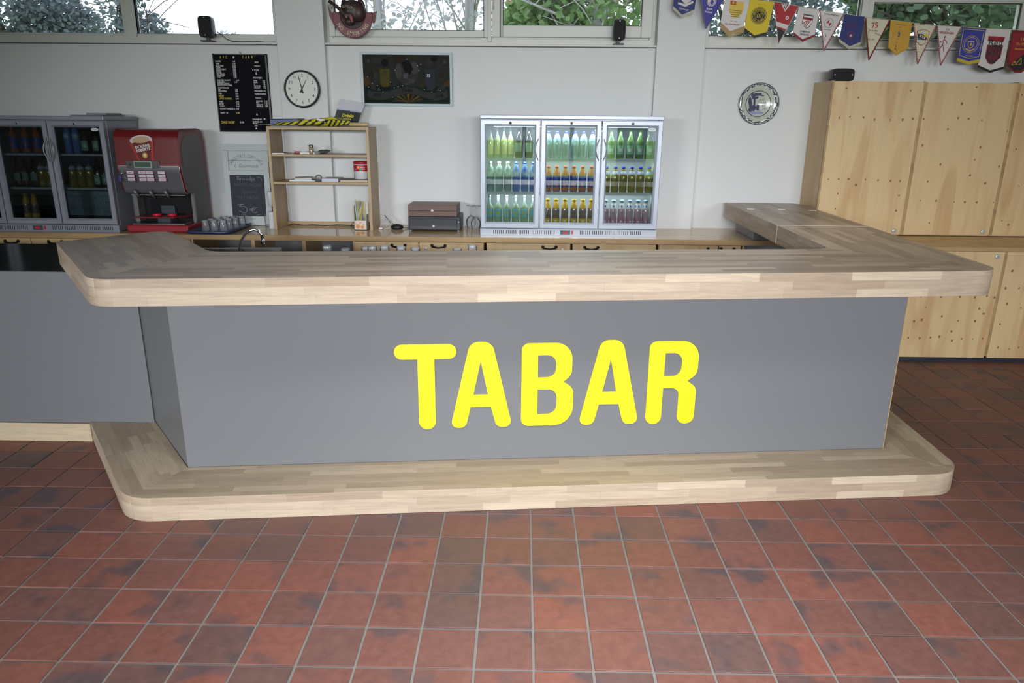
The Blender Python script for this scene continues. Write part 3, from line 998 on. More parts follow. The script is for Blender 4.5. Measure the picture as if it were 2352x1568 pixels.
K1 = [(2.405, 1.960), (2.503, 1.895), (2.880, 1.948), (2.379, 1.750), (2.458, 1.759), (2.560, 1.754), (2.645, 1.739), (2.762, 1.738), (2.855, 1.740), (2.930, 1.747), (2.358, 1.297), (2.437, 1.300), (2.513, 1.301), (2.641, 1.298), (2.739, 1.294), (2.835, 1.289), (2.909, 1.289), (2.575, 1.257), (2.446, 1.190), (2.918, 1.180), (2.443, 1.073), (2.914, 1.063)]
K2 = [(3.363, 1.975), (3.276, 1.859), (3.011, 1.746), (3.267, 1.756), (3.346, 1.751), (3.448, 1.740), (3.205, 1.675), (3.035, 1.554), (3.473, 1.544), (3.195, 1.416), (3.448, 1.453), (3.435, 1.337), (3.121, 1.286), (3.561, 1.278), (3.087, 1.141), (3.211, 1.142), (3.351, 1.135), (3.433, 1.134), (3.525, 1.133), (3.652, 1.133), (3.188, 0.971), (3.642, 1.405), (3.652, 1.666)]
K3 = [(3.744, 1.534), (3.708, 1.924), (3.802, 0.963), (3.747, 0.995), (3.823, 1.260), (3.9, 1.75), (4.0, 1.3)]
for i, (a, c, lab) in enumerate(uppers):
    t = thing('wall_cabinet', lab, 'cabinet', ((a + c) / 2, YU, 0.87))
    YW_ = YW if i < 2 else PF
    b = MB().box(a, a + 0.018, YU, YW_ - 0.002, 0.872, 2.014).box(c - 0.018, c, YU, YW_ - 0.002, 0.872, 2.006)
    b.box(a + 0.018, c - 0.018, YU, YW_ - 0.002, 0.872, 0.89).box(a + 0.018, c - 0.018, YU + 0.004, YW_ - 0.002, 1.99, 2.006).box(a + 0.018, c - 0.018, YW_ - 0.02, YW_ - 0.002, 0.89, 1.99)
    b.build('carcass', PLY_D, t, world=True)
    MB().box(c - 0.011, c + 0.011, YU - 0.016, YU - 0.0005, 0.876, 2.006).build('edge_strip', PLY_EDGE, t, world=True)
    if i == 0: MB().box(a, a + 0.011, YU - 0.016, YU - 0.0005, 0.876, 2.010).build('edge_strip', PLY_EDGE, t, world=True)
    d = MB().box(a + 0.012, c - 0.012, YU - 0.018, YU - 0.001, 0.880, 2.010 - 0.004 * i).build('door', PLY, t, world=True, bevel=0.0015)
    knots(d, (K1, K2, K3)[i], YU - 0.018, 40 + i)
    cam_lock(d, c - 0.062, 0.906, YU - 0.018)
lowers = [(2.26, 2.79, None, []), (2.79, 3.497, (3.435, 0.800), [(2.938, .498), (3.087, .499), (3.223, .501), (3.332, .497), (3.418, .508), (3.475, .497), (2.988, .415), (3.380, .412), (2.898, .182), (2.982, .181), (3.061, .186), (3.127, .194), (3.224, .164), (3.295, .179), (3.375, .179), (3.450, .183), (3.208, .236), (3.242, .319), (3.367, .318), (2.974, .322), (2.919, .311), (3.117, .351), (3.419, .374)]),
          (3.497, 4.20, None, [(3.541, .569), (3.638, .571), (3.576, .452), (3.683, .421), (3.576, .116), (3.663, .104), (3.729, .118), (3.555, .296), (3.563, .697)])]
labs = ['narrow plywood base cabinet hidden behind the bar return', 'plywood base cabinet with a round lock right of the bar', 'plywood base cabinet at the right edge of the picture']
for i, (a, c, lk, kn) in enumerate(lowers):
    t = thing('base_cabinet', labs[i], 'cabinet', ((a + c) / 2, YLo, 0))
    b = MB().box(a, a + 0.018, YLo, PF - 0.004, 0.045, 0.836).box(c - 0.018, c, YLo, PF - 0.004, 0.045, 0.836)
    b.box(a + 0.018, c - 0.018, YLo, PF - 0.004, 0.045, 0.063).box(a + 0.018, c - 0.018, PF - 0.024, PF - 0.004, 0.063, 0.836)
    b.build('carcass', PLY_D, t, world=True)
    MB().box(c - 0.0095, c + 0.0095, YLo - 0.016, YLo - 0.0005, 0.048, 0.834).build('edge_strip', PLY_EDGE, t, world=True)
    d = MB().box(a + 0.0105, c - 0.0105, YLo - 0.018, YLo - 0.001, 0.033, 0.834).build('door', PLY, t, world=True, bevel=0.0015)
    if kn: knots(d, kn, YLo - 0.018, 50 + i)
    if lk: cam_lock(d, lk[0], lk[1], YLo - 0.018)
    MB().box(a, c, YLo - 0.014, YLo + 0.02, 0.0, 0.0315).build('plinth', mat('dark_plinth', (34, 36, 46), 0.5), t, world=True)
lg = thing('cabinet_ledge', 'plywood ledge board between the tall and the base cabinets', 'shelf', (3.2, 5.2, 0.836))
MB().box(2.25, 4.22, YLo - 0.018, PF - 0.004, 0.837, 0.866).build('board', PLY, lg, world=True)
MB().box(2.25, 4.22, YLo - 0.022, YLo - 0.018, 0.837, 0.866).build('edge_band', PLY_EDGE, lg, world=True)

# ---- pine shelf unit on the back worktop
XS0, XS1, YS0 = -1.962, -1.178, 5.785
su = thing('shelf_unit', 'open pine shelf unit without a back on the back worktop', 'shelf unit', ((XS0 + XS1) / 2, YS0, WT))
for a, c in ((XS0, XS0 + 0.022), (XS1 - 0.022, XS1)):
    MB().box(a, c, YS0, PF - 0.004, WT, 1.652).build('side_panel', PINE, su, world=True, bevel=0.001)
MB().box(XS0 + 0.022, XS1 - 0.022, YS0, PF - 0.004, 1.628, 1.652).build('top_board', PINE, su, world=True, bevel=0.001)
for z in (1.445, 1.236):
    MB().box(XS0 + 0.022, XS1 - 0.022, YS0 + 0.005, PF - 0.006, z - 0.017, z).build('shelf', PINE, su, world=True, bevel=0.001)
MB().box(XS0 + 0.022, XS1 - 0.022, PF - 0.03, PF - 0.01, WT, WT + 0.03).build('rear_rail', PINE, su, world=True)

# ================================================================== FRIDGES
DOORGLASS_D = glass_mat('shaded_fridge_door_glass', (196, 204, 206), 1.5)  # tint deepened to paint the unlit interior darker
def fridge(name, label, x0, yf, zb, hgt, dw, coat, liner, lit, arcs):
    x1 = x0 + 3 * dw
    yb = yf + 0.50
    t = thing(name, label, 'fridge', ((x0 + x1) / 2, yf, zb))
    zt = zb + hgt
    b = MB()
    b.box(x0 + 0.004, x0 + 0.03, yf + 0.05, yb, zb + 0.004, zt - 0.03).box(x1 - 0.03, x1 - 0.004, yf + 0.05, yb, zb + 0.004, zt - 0.03)
    b.box(x0 + 0.03, x1 - 0.03, yb - 0.03, yb, zb + 0.004, zt - 0.03)
    b.box(x0 + 0.03, x1 - 0.03, yf + 0.05, yb - 0.03, zb + 0.004, zb + 0.075)
    b.box(x0 + 0.03, x1 - 0.03, yf + 0.05, yb - 0.03, zt - 0.08, zt - 0.03)
    b.build('cabinet_body', coat, t, world=True, bevel=0.002)
    MB().box(x0 - 0.002, x1 + 0.004, yf + 0.004, yb + 0.002, zt - 0.030, zt).build('top_cover', coat, t, world=True, bevel=0.006)
    b = MB()
    b.box(x0 + 0.031, x1 - 0.031, yb - 0.036, yb - 0.031, zb + 0.08, zt - 0.085)
    b.box(x0 + 0.031, x0 + 0.035, yf + 0.06, yb - 0.036, zb + 0.08, zt - 0.085)
    b.box(x1 - 0.035, x1 - 0.031, yf + 0.06, yb - 0.036, zb + 0.08, zt - 0.085)
    b.box(x0 + 0.031, x1 - 0.031, yf + 0.06, yb - 0.036, zb + 0.0755, zb + 0.08)
    b.build('liner', liner, t, world=True)
    # vent grille with slots and thermostat
    gr = MB().box(x0, x1, yf + 0.012, yf + 0.05, zb, zb + 0.052)
    for c0 in (0.10, 0.198, 0.296, 0.394, 0.492, 0.765, 0.862, 0.958, 1.056, 1.153):
        for k in range(6):
            xx = x0 + c0 + k * 0.0145
            gr.box(xx, xx + 0.005, yf + 0.0112, yf + 0.0135, zb + 0.012, zb + 0.042, 1)
    gr.build('vent_grille', [coat, RUBBER], t, world=True)
    d = MB().box(x0 + 0.615, x0 + 0.69, yf + 0.008, yf + 0.012, zb + 0.010, zb + 0.044).build('thermostat', mat('thermostat_face', (70, 78, 86), 0.3), t, world=True)
    MB().box(x0 + 0.635, x0 + 0.668, yf + 0.0068, yf + 0.008, zb + 0.019, zb + 0.036).build('display', mat('red_display', (150, 20, 40), 0.3, emit=0.5), d, world=True)
    MB().box(x0 + 0.70, x0 + 0.712, yf + 0.008, yf + 0.012, zb + 0.014, zb + 0.042).build('switch', mat('red_switch', (196, 44, 40), 0.4), t, world=True)
    # wire shelves
    for zs in (zb + 0.325, zb + 0.575):
        s = MB()
        for yy in (yf + 0.075, yf + 0.28, yb - 0.05):
            s.box(x0 + 0.04, x1 - 0.04, yy, yy + 0.006, zs - 0.010, zs - 0.004)
        k = 0
        xx = x0 + 0.045
        while xx < x1 - 0.045:
            s.box(xx, xx + 0.0035, yf + 0.07, yb - 0.04, zs - 0.004, zs)
            xx += 0.018
        s.box(x0 + 0.04, x1 - 0.04, yf + 0.066, yf + 0.072, zs - 0.012, zs + 0.003)
        s.build('wire_shelf', mat('white_wire', (206, 210, 212), 0.4), t, world=True)
    # lamp
    lampm = mat('fridge_lamp_on', (240, 248, 255), 0.4, emit=1.6) if lit else mat('fridge_lamp_off', (190, 194, 196), 0.4)
    MB().box(x0 + 0.10, x1 - 0.10, yf + 0.07, yf + 0.10, zt - 0.0855, zt - 0.0805).build('lamp_tube', lampm, t, world=True)
    if lit:
        for zs in (zb + 0.325, zb + 0.575):
            MB().box(x0 + 0.06, x1 - 0.06, yf + 0.09, yf + 0.11, zs - 0.022, zs - 0.011).build('added_light_strip', mat('added_strip_housing', (214, 220, 224), 0.4), t, world=True)  # added housing for the shelf fill lights
    # doors
    for i in range(3):
        a, c = x0 + i * dw + 0.003, x0 + (i + 1) * dw - 0.003
        z0, z1 = zb + 0.058, zt - 0.036
        dr = MB()
        fw = 0.043
        y0, y1 = yf, yf + 0.042
        ins = 0.012
        O = [(a, z0), (c, z0), (c, z1), (a, z1)]
        I = [(a + fw, z0 + fw), (c - fw, z0 + fw), (c - fw, z1 - fw), (a + fw, z1 - fw)]
        M_ = [(a + fw - ins, z0 + fw - ins), (c - fw + ins, z0 + fw - ins), (c - fw + ins, z1 - fw + ins), (a + fw - ins, z1 - fw + ins)]
        r = [dr.add([(p[0], y, p[1]) for p in ring]) for ring, y in ((O, y1), (O, y0 + 0.004), ([(p[0] + (0.004 if p[0] < (a + c) / 2 else -0.004), p[1] + (0.004 if p[1] < (z0 + z1) / 2 else -0.004)) for p in O], y0), (M_, y0), (I, y0 + 0.014), (I, y1))]
        for u_ in range(5):
            for k in range(4):
                l = (k + 1) % 4
                dr.face([r[u_] + k, r[u_] + l, r[u_ + 1] + l, r[u_ + 1] + k])
        for k in range(4):
            l = (k + 1) % 4
            dr.face([r[5] + k, r[5] + l, r[0] + l, r[0] + k])
        do = dr.build('door', coat, t, world=True)
        MB().box(a + fw - 0.001, c - fw + 0.001, yf + 0.018, yf + 0.022, z0 + fw - 0.001, z1 - fw + 0.001).build('glass_pane', DOORGLASS if lit else DOORGLASS_D, do, world=True)
        lk = MB().lathe([(0.011, 0), (0.011, -0.004), (0.008, -0.006), (0.003, -0.006)], 14, ((a + c) / 2 - 0.0, yf, z1 - 0.020), 'y', mats=[0, 0, 1])
        lk.build('lock', [BRIGHT, BLACK], do, world=True)
        if arcs[i]:
            hx = c - 0.010 if arcs[i] > 0 else a + 0.010
            sgn = -1 if arcs[i] > 0 else 1
            hb = MB()
            pth = [(hx + sgn * 0.026 * math.sin(PI * k / 10), yf - 0.014 * math.sin(PI * k / 10) - 0.004, z1 - 0.125 - 0.165 * k / 10) for k in range(11)]
            hb.tube(pth, 0.0035, 6)
            hb.box(hx - 0.004, hx + 0.004, yf - 0.008, yf + 0.001, z1 - 0.295, z1 - 0.12)
            hb.build('handle', mat('handle_grey', (150, 154, 160), 0.3, metal=0.5), do, world=True)
        if i == 2:
            MB().lathe([(0.028, 0), (0.028, -0.001)], 20, (c - fw - 0.033, yf + 0.0178, z1 - fw - 0.016), 'y', sy=0.4).build('oval_badge', mat('badge_white', (226, 228, 230), 0.4), do, world=True)
            MB().lathe([(0.022, 0), (0.022, -0.0004)], 20, (c - fw - 0.033, yf + 0.0168, z1 - fw - 0.016), 'y', sy=0.3).build('badge_print', mat('badge_silver', (176, 186, 190), 0.4), do, world=True)
    return t

FX, FY = -0.317, 5.61
DW = 0.4505
fridge('bar_fridge', 'lit silver three-door glass bar fridge full of drinks', FX, FY, WT, 0.887, DW, SILVER, LINER, True, (1, 1, -1))
LX, LY, LDW = -4.372, 5.57, 0.427
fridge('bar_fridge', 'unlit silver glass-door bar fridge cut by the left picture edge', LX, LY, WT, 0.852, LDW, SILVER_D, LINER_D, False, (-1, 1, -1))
# interior light of the lit fridge: its tube, as an area lamp just below it
area_light('fridge_tube_and_fill_light', (FX + 0.676, FY + 0.085, WT + 0.78), (math.radians(-12), 0, 0), 1.1, 0.02, 5.5, (0.93, 0.97, 1.0))
# and fill lights added at each shelf to brighten the compartments
for zz in (WT + 0.297, WT + 0.547):
    area_light('fridge_tube_and_fill_light', (FX + 0.676, FY + 0.10, zz), (math.radians(25), 0, 0), 1.2, 0.015, 2.2, (0.93, 0.97, 1.0))

# ------------------------------------------------------------------ bottles
def dmat(n, c, rough=0.12, **k): return mat(n, c, rough, coat=0.5, **k)
B_LEMON = dmat('lemon_drink_glass', (172, 190, 152)); B_CLEAR = dmat('clear_neck_glass', (176, 196, 190))
B_CHOC = dmat('chocolate_milk_glass', (150, 122, 110)); B_PINK = dmat('pink_milk_glass', (206, 162, 178))
B_BLUE = dmat('blue_water_plastic', (104, 140, 206)); B_WATER = dmat('clear_water_plastic', (150, 180, 176))
B_OLIVE = dmat('yellow_juice_glass', (142, 128, 40)); B_DARK = dmat('dark_beer_glass', (26, 22, 20))
B_GREEN = dmat('green_beer_glass', (88, 120, 74)); B_WINE = dmat('pale_wine_glass', (172, 184, 120))
B_ORANGE = dmat('orange_drink_plastic', (196, 116, 60)); B_BROWN = dmat('brown_neck_glass', (120, 66, 44))
L_CYAN = mat('cyan_label', (136, 214, 226), 0.4); L_YEL = mat('yellow_label', (226, 180, 54), 0.4)
L_BLUE = mat('blue_label', (34, 74, 178), 0.35); L_WHITE = mat('white_label', (220, 220, 224), 0.45)
L_CREAM = mat('cream_label', (214, 208, 140), 0.5); L_BERRY = mat('berry_label', (206, 130, 148), 0.45)
L_GREEN = mat('green_label', (134, 184, 146), 0.4); L_GREY = mat('grey_label', (120, 146, 128), 0.5)
C_BLUE = mat('blue_cap', (40, 60, 170), 0.4); C_RED = mat('red_cap', (196, 70, 56), 0.4)
C_GOLD = mat('gold_cap', (214, 170, 60), 0.35); C_PALE = mat('pale_blue_cap', (140, 176, 196), 0.4)
C_SILV = mat('silver_cap', (190, 196, 190), 0.3); C_GREEN = mat('green_cap', (120, 170, 110), 0.4)
C_BLK = mat('black_cap', (24, 26, 30), 0.4)
E_PRINT = mat('label_print_yellow', (236, 206, 60), 0.5); E_ORG = mat('label_print_orange', (224, 106, 40), 0.5)

def shape(r, h, kind):
    if kind == 'milk':      # squat shoulder, waist
        return [(r * .9, 0), (r, .02), (r, h * .28), (r * .94, h * .36), (r, h * .5), (r * .9, h * .64), (r * .62, h * .82), (r * .5, h * .9), (r * .5, h * .94)]
    if kind == 'long':      # tall neck
        return [(r * .9, 0), (r, .015), (r, h * .5), (r * .92, h * .58), (r * .6, h * .68), (r * .34, h * .75), (r * .3, h * .95)]
    if kind == 'beer':
        return [(r * .92, 0), (r, .012), (r, h * .55), (r * .8, h * .66), (r * .45, h * .78), (r * .38, h * .95)]
    return [(r * .88, 0), (r, .02), (r * .96, h * .3), (r, h * .45), (r, h * .62), (r * .8, h * .76), (r * .42, h * .88), (r * .4, h * .93)]
protos = {}
def bottle(kind, label, group, x, y, z):
    if kind not in protos:
        nm, sh, r, h, body, cap, ch, labels = BOTT[kind]
        t = thing(nm, 'x', 'bottle')
        prof = shape(r, h, sh)
        MB().lathe(prof, 14, mats=[1 if (kind in ('lemon', 'wine', 'water', 'spark') and i_ >= len(prof) - 3) else 0 for i_ in range(len(prof) - 1)]).build('glass', [body, B_CLEAR], t)
        cr = prof[-1][0] * 1.15
        MB().lathe([(cr, 0), (cr, ch), (cr * .8, ch + .002)], 12, (0, 0, prof[-1][1] - 0.004)).build('cap', cap, t)
        for (lm, a, b_, full, pr) in labels:
            m_ = MB()
            rr = [r0_ for r0_ in (r,)][0] * 1.012
            def rad(zz):
                for (ra, za), (rb, zb_) in zip(prof, prof[1:]):
                    if za <= zz <= zb_: return (ra + (rb - ra) * (zz - za) / max(1e-6, zb_ - za)) + 0.0006
                return r
            seg = 14 if full else 6
            a0_, a1_ = (0, 2 * PI) if full else (-PI / 2 - 0.85, -PI / 2 + 0.85)
            rows = []
            for q_ in range(4):
                zz = (a + (b_ - a) * q_ / 3) * h
                rows.append(m_.add([(rad(zz) * math.cos(a0_ + (a1_ - a0_) * k / seg), rad(zz) * math.sin(a0_ + (a1_ - a0_) * k / seg), zz) for k in range(seg + 1)]))
            for q_ in range(3):
                for k in range(seg):
                    m_.face([rows[q_] + k, rows[q_] + k + 1, rows[q_ + 1] + k + 1, rows[q_ + 1] + k], 1 if (pr and q_ == 1 and k in (seg // 2 - 1, seg // 2, int(seg * .75))) else 0, True)
            m_.build('label', [lm, pr or lm], t)
        protos[kind] = t
        o = t
        first = True
    else:
        s = protos[kind]
        o = s.copy(); COL.objects.link(o)
        for ch_ in s.children:
            c_ = ch_.copy(); COL.objects.link(c_); c_.parent = o
    o.location = (x, y, z)
    o.rotation_euler = (0, 0, rnd.uniform(-.25, .25))
    tag(o, label, 'bottle', group)
BOTT = {
 'lemon': ('lemonade_bottle', 'long', .030, .215, B_LEMON, C_SILV, .014, [(L_CYAN, .25, .52, False, E_PRINT)]),
 'choc': ('chocolate_milk_bottle', 'milk', .0285, .192, B_CHOC, C_GOLD, .014, [(L_YEL, .03, .24, True, L_WHITE), (L_YEL, .62, .9, True, None)]),
 'pink': ('pink_milk_bottle', 'milk', .0285, .188, B_PINK, C_PALE, .014, [(L_BERRY, .03, .25, True, L_WHITE), (L_WHITE, .64, .86, True, C_BLUE)]),
 'blue': ('blue_water_bottle', 'soda', .029, .225, B_BLUE, C_BLUE, .016, [(mat('spa_label', (150, 176, 226), .4), .5, .68, False, L_WHITE)]),
 'spark': ('pale_water_bottle', 'soda', .029, .225, B_WATER, C_SILV, .016, [(mat('mint_label', (176, 206, 190), .4), .5, .68, False, L_WHITE)]),
 'orange': ('orange_drink_bottle', 'soda', .030, .195, B_ORANGE, C_RED, .016, [(L_BLUE, .04, .62, True, E_ORG)]),
 'juice': ('yellow_juice_bottle', 'soda', .030, .195, B_OLIVE, C_BLUE, .016, [(mat('juice_neck_label', (190, 196, 226), .4), .70, .82, True, None)]),
 'water': ('clear_soda_bottle', 'soda', .030, .20, B_WATER, C_BLUE, .016, [(mat('soda_band', (120, 160, 200), .4), .66, .74, True, None)]),
 'wine': ('white_wine_bottle', 'long', .0245, .228, B_WINE, C_SILV, .02, [(L_CREAM, .12, .42, False, None)]),
 'stout': ('dark_beer_bottle', 'beer', .030, .222, B_DARK, C_BLK, .008, [(L_GREY, .22, .5, False, None)]),
 'green': ('green_beer_bottle', 'beer', .030, .215, B_GREEN, C_GREEN, .008, [(L_GREEN, .16, .46, False, L_WHITE)]),
 'pack': ('green_label_beer_bottle', 'beer', .032, .225, mat('bottle_green_dark', (22, 40, 26), .15, coat=.5), C_BLK, .008, [(L_GREEN, .12, .44, False, L_WHITE)]),
}
CNT = {2: 'two', 3: 'three', 4: 'four', 5: 'five', 6: 'six'}
LVL = {0: 'bottom shelf', 1: 'middle shelf', 2: 'top shelf'}
NAME = {'lemon': 'lemonade bottle with cyan label', 'choc': 'brown chocolate milk bottle', 'pink': 'pink milk bottle', 'blue': 'blue water bottle', 'spark': 'pale sparkling water bottle', 'orange': 'orange drink bottle with blue label', 'juice': 'yellow juice bottle', 'water': 'clear soda bottle with blue cap', 'wine': 'white wine bottle', 'stout': 'dark beer bottle', 'green': 'green beer bottle', 'pack': 'dark bottle with green oval label'}
def row(kind, n, xa, xb, lvl, door, fr, y, z):
    for i in range(n):
        x = xa + (xb - xa) * (i / (n - 1) if n > 1 else 0.5)
        pos = ORD[i] if i < n - 1 else 'rightmost'
        bottle(kind, '%s, %s, %s, %s' % (NAME[kind], pos, LVL[lvl], door), '%ss on the %s of the %s' % (NAME[kind], LVL[lvl], fr), x + rnd.uniform(-.002, .002), y + rnd.uniform(-.004, .004), z)
YB = FY + 0.115
zf = [WT + 0.0802, WT + 0.3252, WT + 0.5752]
d0, d1, d2 = 'left lit door', 'middle lit door', 'right lit door'
lf = 'lit fridge'
row('lemon', 6, FX + 0.068, FX + 0.405, 0, d0, lf, YB, zf[0])
row('choc', 6, FX + DW + 0.065, FX + DW + 0.405, 0, d1, lf, YB, zf[0])
row('pink', 6, FX + 2 * DW + 0.062, FX + 2 * DW + 0.375, 0, d2, lf, YB, zf[0])
row('spark', 3, FX + 0.075, FX + 0.205, 1, d0, lf, YB, zf[1])
row('blue', 3, FX + 0.27, FX + 0.40, 1, d0, lf, YB, zf[1])
row('orange', 6, FX + DW + 0.065, FX + DW + 0.395, 1, d1, lf, YB, zf[1])
row('juice', 6, FX + 2 * DW + 0.06, FX + 2 * DW + 0.385, 1, d2, lf, YB, zf[1])
row('wine', 4, FX + 0.075, FX + 0.225, 2, d0, lf, YB + .01, zf[2] - 0.045 + 0.045)
row('stout', 2, FX + 0.29, FX + 0.365, 2, d0, lf, YB, zf[2])
row('water', 6, FX + DW + 0.062, FX + DW + 0.395, 2, d1, lf, YB, zf[2])
row('green', 5, FX + 2 * DW + 0.085, FX + 2 * DW + 0.37, 2, d2, lf, YB, zf[2])
YL = LY + 0.115
df = 'dark fridge'
e1, e2 = 'middle dark door', 'right dark door'
row('choc', 2, LX + LDW + 0.095, LX + LDW + 0.165, 0, e1, df, YL, zf[0])
row('stout', 3, LX + LDW + 0.075, LX + LDW + 0.20, 1, e1, df, YL, zf[1])
row('juice', 3, LX + LDW + 0.26, LX + LDW + 0.385, 1, e1, df, YL, zf[1])
row('orange', 4, LX + LDW + 0.085, LX + LDW + 0.36, 2, e1, df, YL, zf[2])
row('juice', 3, LX + 2 * LDW + 0.07, LX + 2 * LDW + 0.20, 1, e2, df, YL, zf[1])
row('pack', 3, LX + 2 * LDW + 0.267, LX + 2 * LDW + 0.385, 1, e2, df, YL, zf[1])
row('blue', 2, LX + 2 * LDW + 0.075, LX + 2 * LDW + 0.145, 2, e2, df, YL, zf[2])
row('pack', 3, LX + 2 * LDW + 0.205, LX + 2 * LDW + 0.375, 2, e2, df, YL, zf[2])

FROST = mat('frosted_foil', (176, 190, 198), 0.3, metal=0.5, var=0.5, vscale=110, bump=0.8)
fo = thing('foil_sheet', 'crinkled silvery foil sheet in the empty bottom of the dark fridge', 'foil', (LX + 2.2 * LDW, LY + 0.33, WT + 0.0802))
MB().box(-0.25, 0.27, 0, 0.006, 0.004, 0.20).build('foil', FROST, fo)
# silver clutter on the left fridge
cl = thing('clipboard', 'flat grey clipboard lying on top of the left fridge', 'clipboard', (-3.28, 5.85, WT + 0.853))
MB().box(-0.13, 0.12, -0.14, 0.14, 0, 0.008).build('board', mat('grey_board', (110, 112, 114), 0.4), cl, bevel=0.002)
MB().box(-0.03, 0.12, -0.10, 0.13, 0.0085, 0.022).build('papers', mat('grey_papers', (126, 128, 130), 0.6), cl)

# ================================================================== COFFEE MACHINE
CX0, CX1 = -3.045, -2.562
CY0, CY1 = 5.585, 6.04
cm = thing('coffee_machine', 'big red and grey coffee machine between the dark fridge and the blue tray', 'coffee machine', ((CX0 + CX1) / 2, 5.8, WT))
RED = mat('coffee_red', (108, 18, 22), 0.35, coat=0.2); REDB = mat('coffee_base_red', (150, 30, 44), 0.4)
CGREY = mat('coffee_grey', (112, 112, 116), 0.33, metal=0.35); CSIDE = mat('coffee_side_grey', (104, 104, 102), 0.45)
def sideprism(b, pts, x0, x1, m=0, side=None, smooth=False):
    """outline in (y, z) extruded along x"""
    n = len(pts)
    q_ = b.add([(x0, p[0], p[1]) for p in pts] + [(x1, p[0], p[1]) for p in pts])
    b.face([q_ + i for i in range(n)], m)
    b.face([q_ + n + i for i in reversed(range(n))], m)
    for i in range(n):
        j = (i + 1) % n
        b.face([q_ + j, q_ + i, q_ + n + i, q_ + n + j], m if side is None else side, smooth)
    return b
def cw(p): return list(reversed(ccw(p)))
# shell outline: front face, round top front, back
head = rpoly([(CY0 + 0.19, 1.140), (CY0 + 0.055, 1.148, 0.06), (CY0, 1.33, 0.12), (CY0 + 0.012, 1.625, 0.075), (CY1, 1.625, 0.06), (CY1, 1.140)], 8)
b = sideprism(MB(), cw(head), CX0 + 0.006, CX1 - 0.006)
b.build('head_housing', RED, cm, world=True)
# red surround on both cheeks, grey cheek panels
for s, xx in ((-1, CX0), (1, CX1)):
    ch_ = rpoly([(CY0 + 0.16, 1.145), (CY0 + 0.06, 1.15, 0.06), (CY0 + 0.004, 1.33, 0.12), (CY0 + 0.016, 1.629, 0.078), (CY1 + 0.004, 1.629, 0.12), (CY1 + 0.004, WT + 0.002), (CY1 - 0.05, WT + 0.002), (CY1 - 0.05, 1.145)], 8)
    xa, xb = (xx, xx + 0.014) if s < 0 else (xx - 0.014, xx)
    sideprism(MB(), cw(ch_), xa, xb).build('cheek', RED, cm, world=True)
    pn = rpoly([(CY0 + 0.16, 1.149), (CY0 + 0.064, 1.154, 0.06), (CY0 + 0.008, 1.33, 0.1), (CY0 + 0.010, 1.362), (CY0 + 0.048, 1.362), (CY0 + 0.06, 1.575, 0.09), (CY1 - 0.045, 1.575, 0.09), (CY1 - 0.045, WT + 0.07), (CY0 + 0.17, WT + 0.07), (CY0 + 0.17, 1.155)], 8)
    xa, xb = (xx - 0.003, xx + 0.002) if s < 0 else (xx - 0.002, xx + 0.003)
    sideprism(MB(), cw(pn), xa, xb).build('side_panel', CSIDE, cm, world=True)
# grey lower front skin following the head curve
fr_ = [p for p in head if p[1] < 1.362 and p[0] < CY0 + 0.16]
fr_ = [(CY0 + 0.001, 1.362)] + sorted(fr_, key=lambda p: -p[1])
sk = MB()
for i in range(len(fr_) - 1):
    p_, q2 = fr_[i], fr_[i + 1]
    o_ = 0.003
    k = sk.add([(CX0 + 0.012, p_[0] - o_, p_[1]), (CX1 - 0.012, p_[0] - o_, p_[1]), (CX1 - 0.012, q2[0] - o_, q2[1] - 0.001), (CX0 + 0.012, q2[0] - o_, q2[1] - 0.001)])
    sk.face([k, k + 3, k + 2, k + 1], 0, True)
sk.build('lower_front', CGREY, cm, world=True)
TRIM = mat('silver_trim', (190, 192, 196), 0.25, metal=0.6)
MB().box(CX0 + 0.012, CX1 - 0.012, CY0 - 0.006, CY0 + 0.002, 1.357, 1.362).build('trim_strip', TRIM, cm, world=True)
MB().box(CX0 + 0.05, CX1 - 0.02, CY0 + 0.055, CY0 + 0.075, 1.137, 1.143).build('trim_strip', TRIM, cm, world=True)
tv = MB()
tv.tube([(CX1 - 0.01, p_[0] - 0.004, p_[1]) for p_ in fr_], 0.003, 6)
tv.build('trim_strip', TRIM, cm, world=True)
# display block, buttons
db = MB().box(-2.965, -2.715, CY0 - 0.010, CY0 + 0.004, 1.343, 1.396).build('display_block', mat('dark_grey_block', (84, 80, 80), 0.35), cm, world=True, bevel=0.002)
MB().box(-2.905, -2.773, CY0 - 0.013, CY0 - 0.009, 1.345, 1.394).build('bezel', TRIM, db, world=True)
MB().box(-2.898, -2.780, CY0 - 0.0145, CY0 - 0.0128, 1.351, 1.388).build('screen', mat('lcd_green', (66, 96, 76), 0.25), db, world=True)
MB().lathe([(0.008, 0), (0.008, -0.004)], 12, (-2.935, CY0 - 0.010, 1.368), 'y').build('socket', BLACK, db, world=True)
BTN = mat('button_white', (196, 198, 208), 0.4)
for x in (-2.946, -2.858, -2.800, -2.711):
    for k in range(3):
        zc = 1.312 - k * 0.0262
        rb = MB().box(x - 0.029 + k * .001, x + 0.029 + k * .001, CY0 - 0.004 + k * .0005, CY0 + 0.004, zc - 0.012, zc + 0.012).build('button', mat('button_red_edge', (150, 40, 60), 0.4), cm, world=True)
        MB().box(x - 0.026 + k * .001, x + 0.026 + k * .001, CY0 - 0.0052 + k * .0005, CY0 - 0.0038 + k * .0005, zc - 0.0095, zc + 0.0095).build('button_face', BTN, rb, world=True)
        if (k, x) != (1, -2.946) and not (k == 1 and x in (-2.858, -2.8)):
            MB().box(x - 0.015 + k * .001, x + 0.015 + k * .001, CY0 - 0.0056 + k * .0005, CY0 - 0.005 + k * .0005, zc - 0.0018, zc + 0.0018).build('button_print', mat('print_grey', (110, 112, 130), .6), rb, world=True)
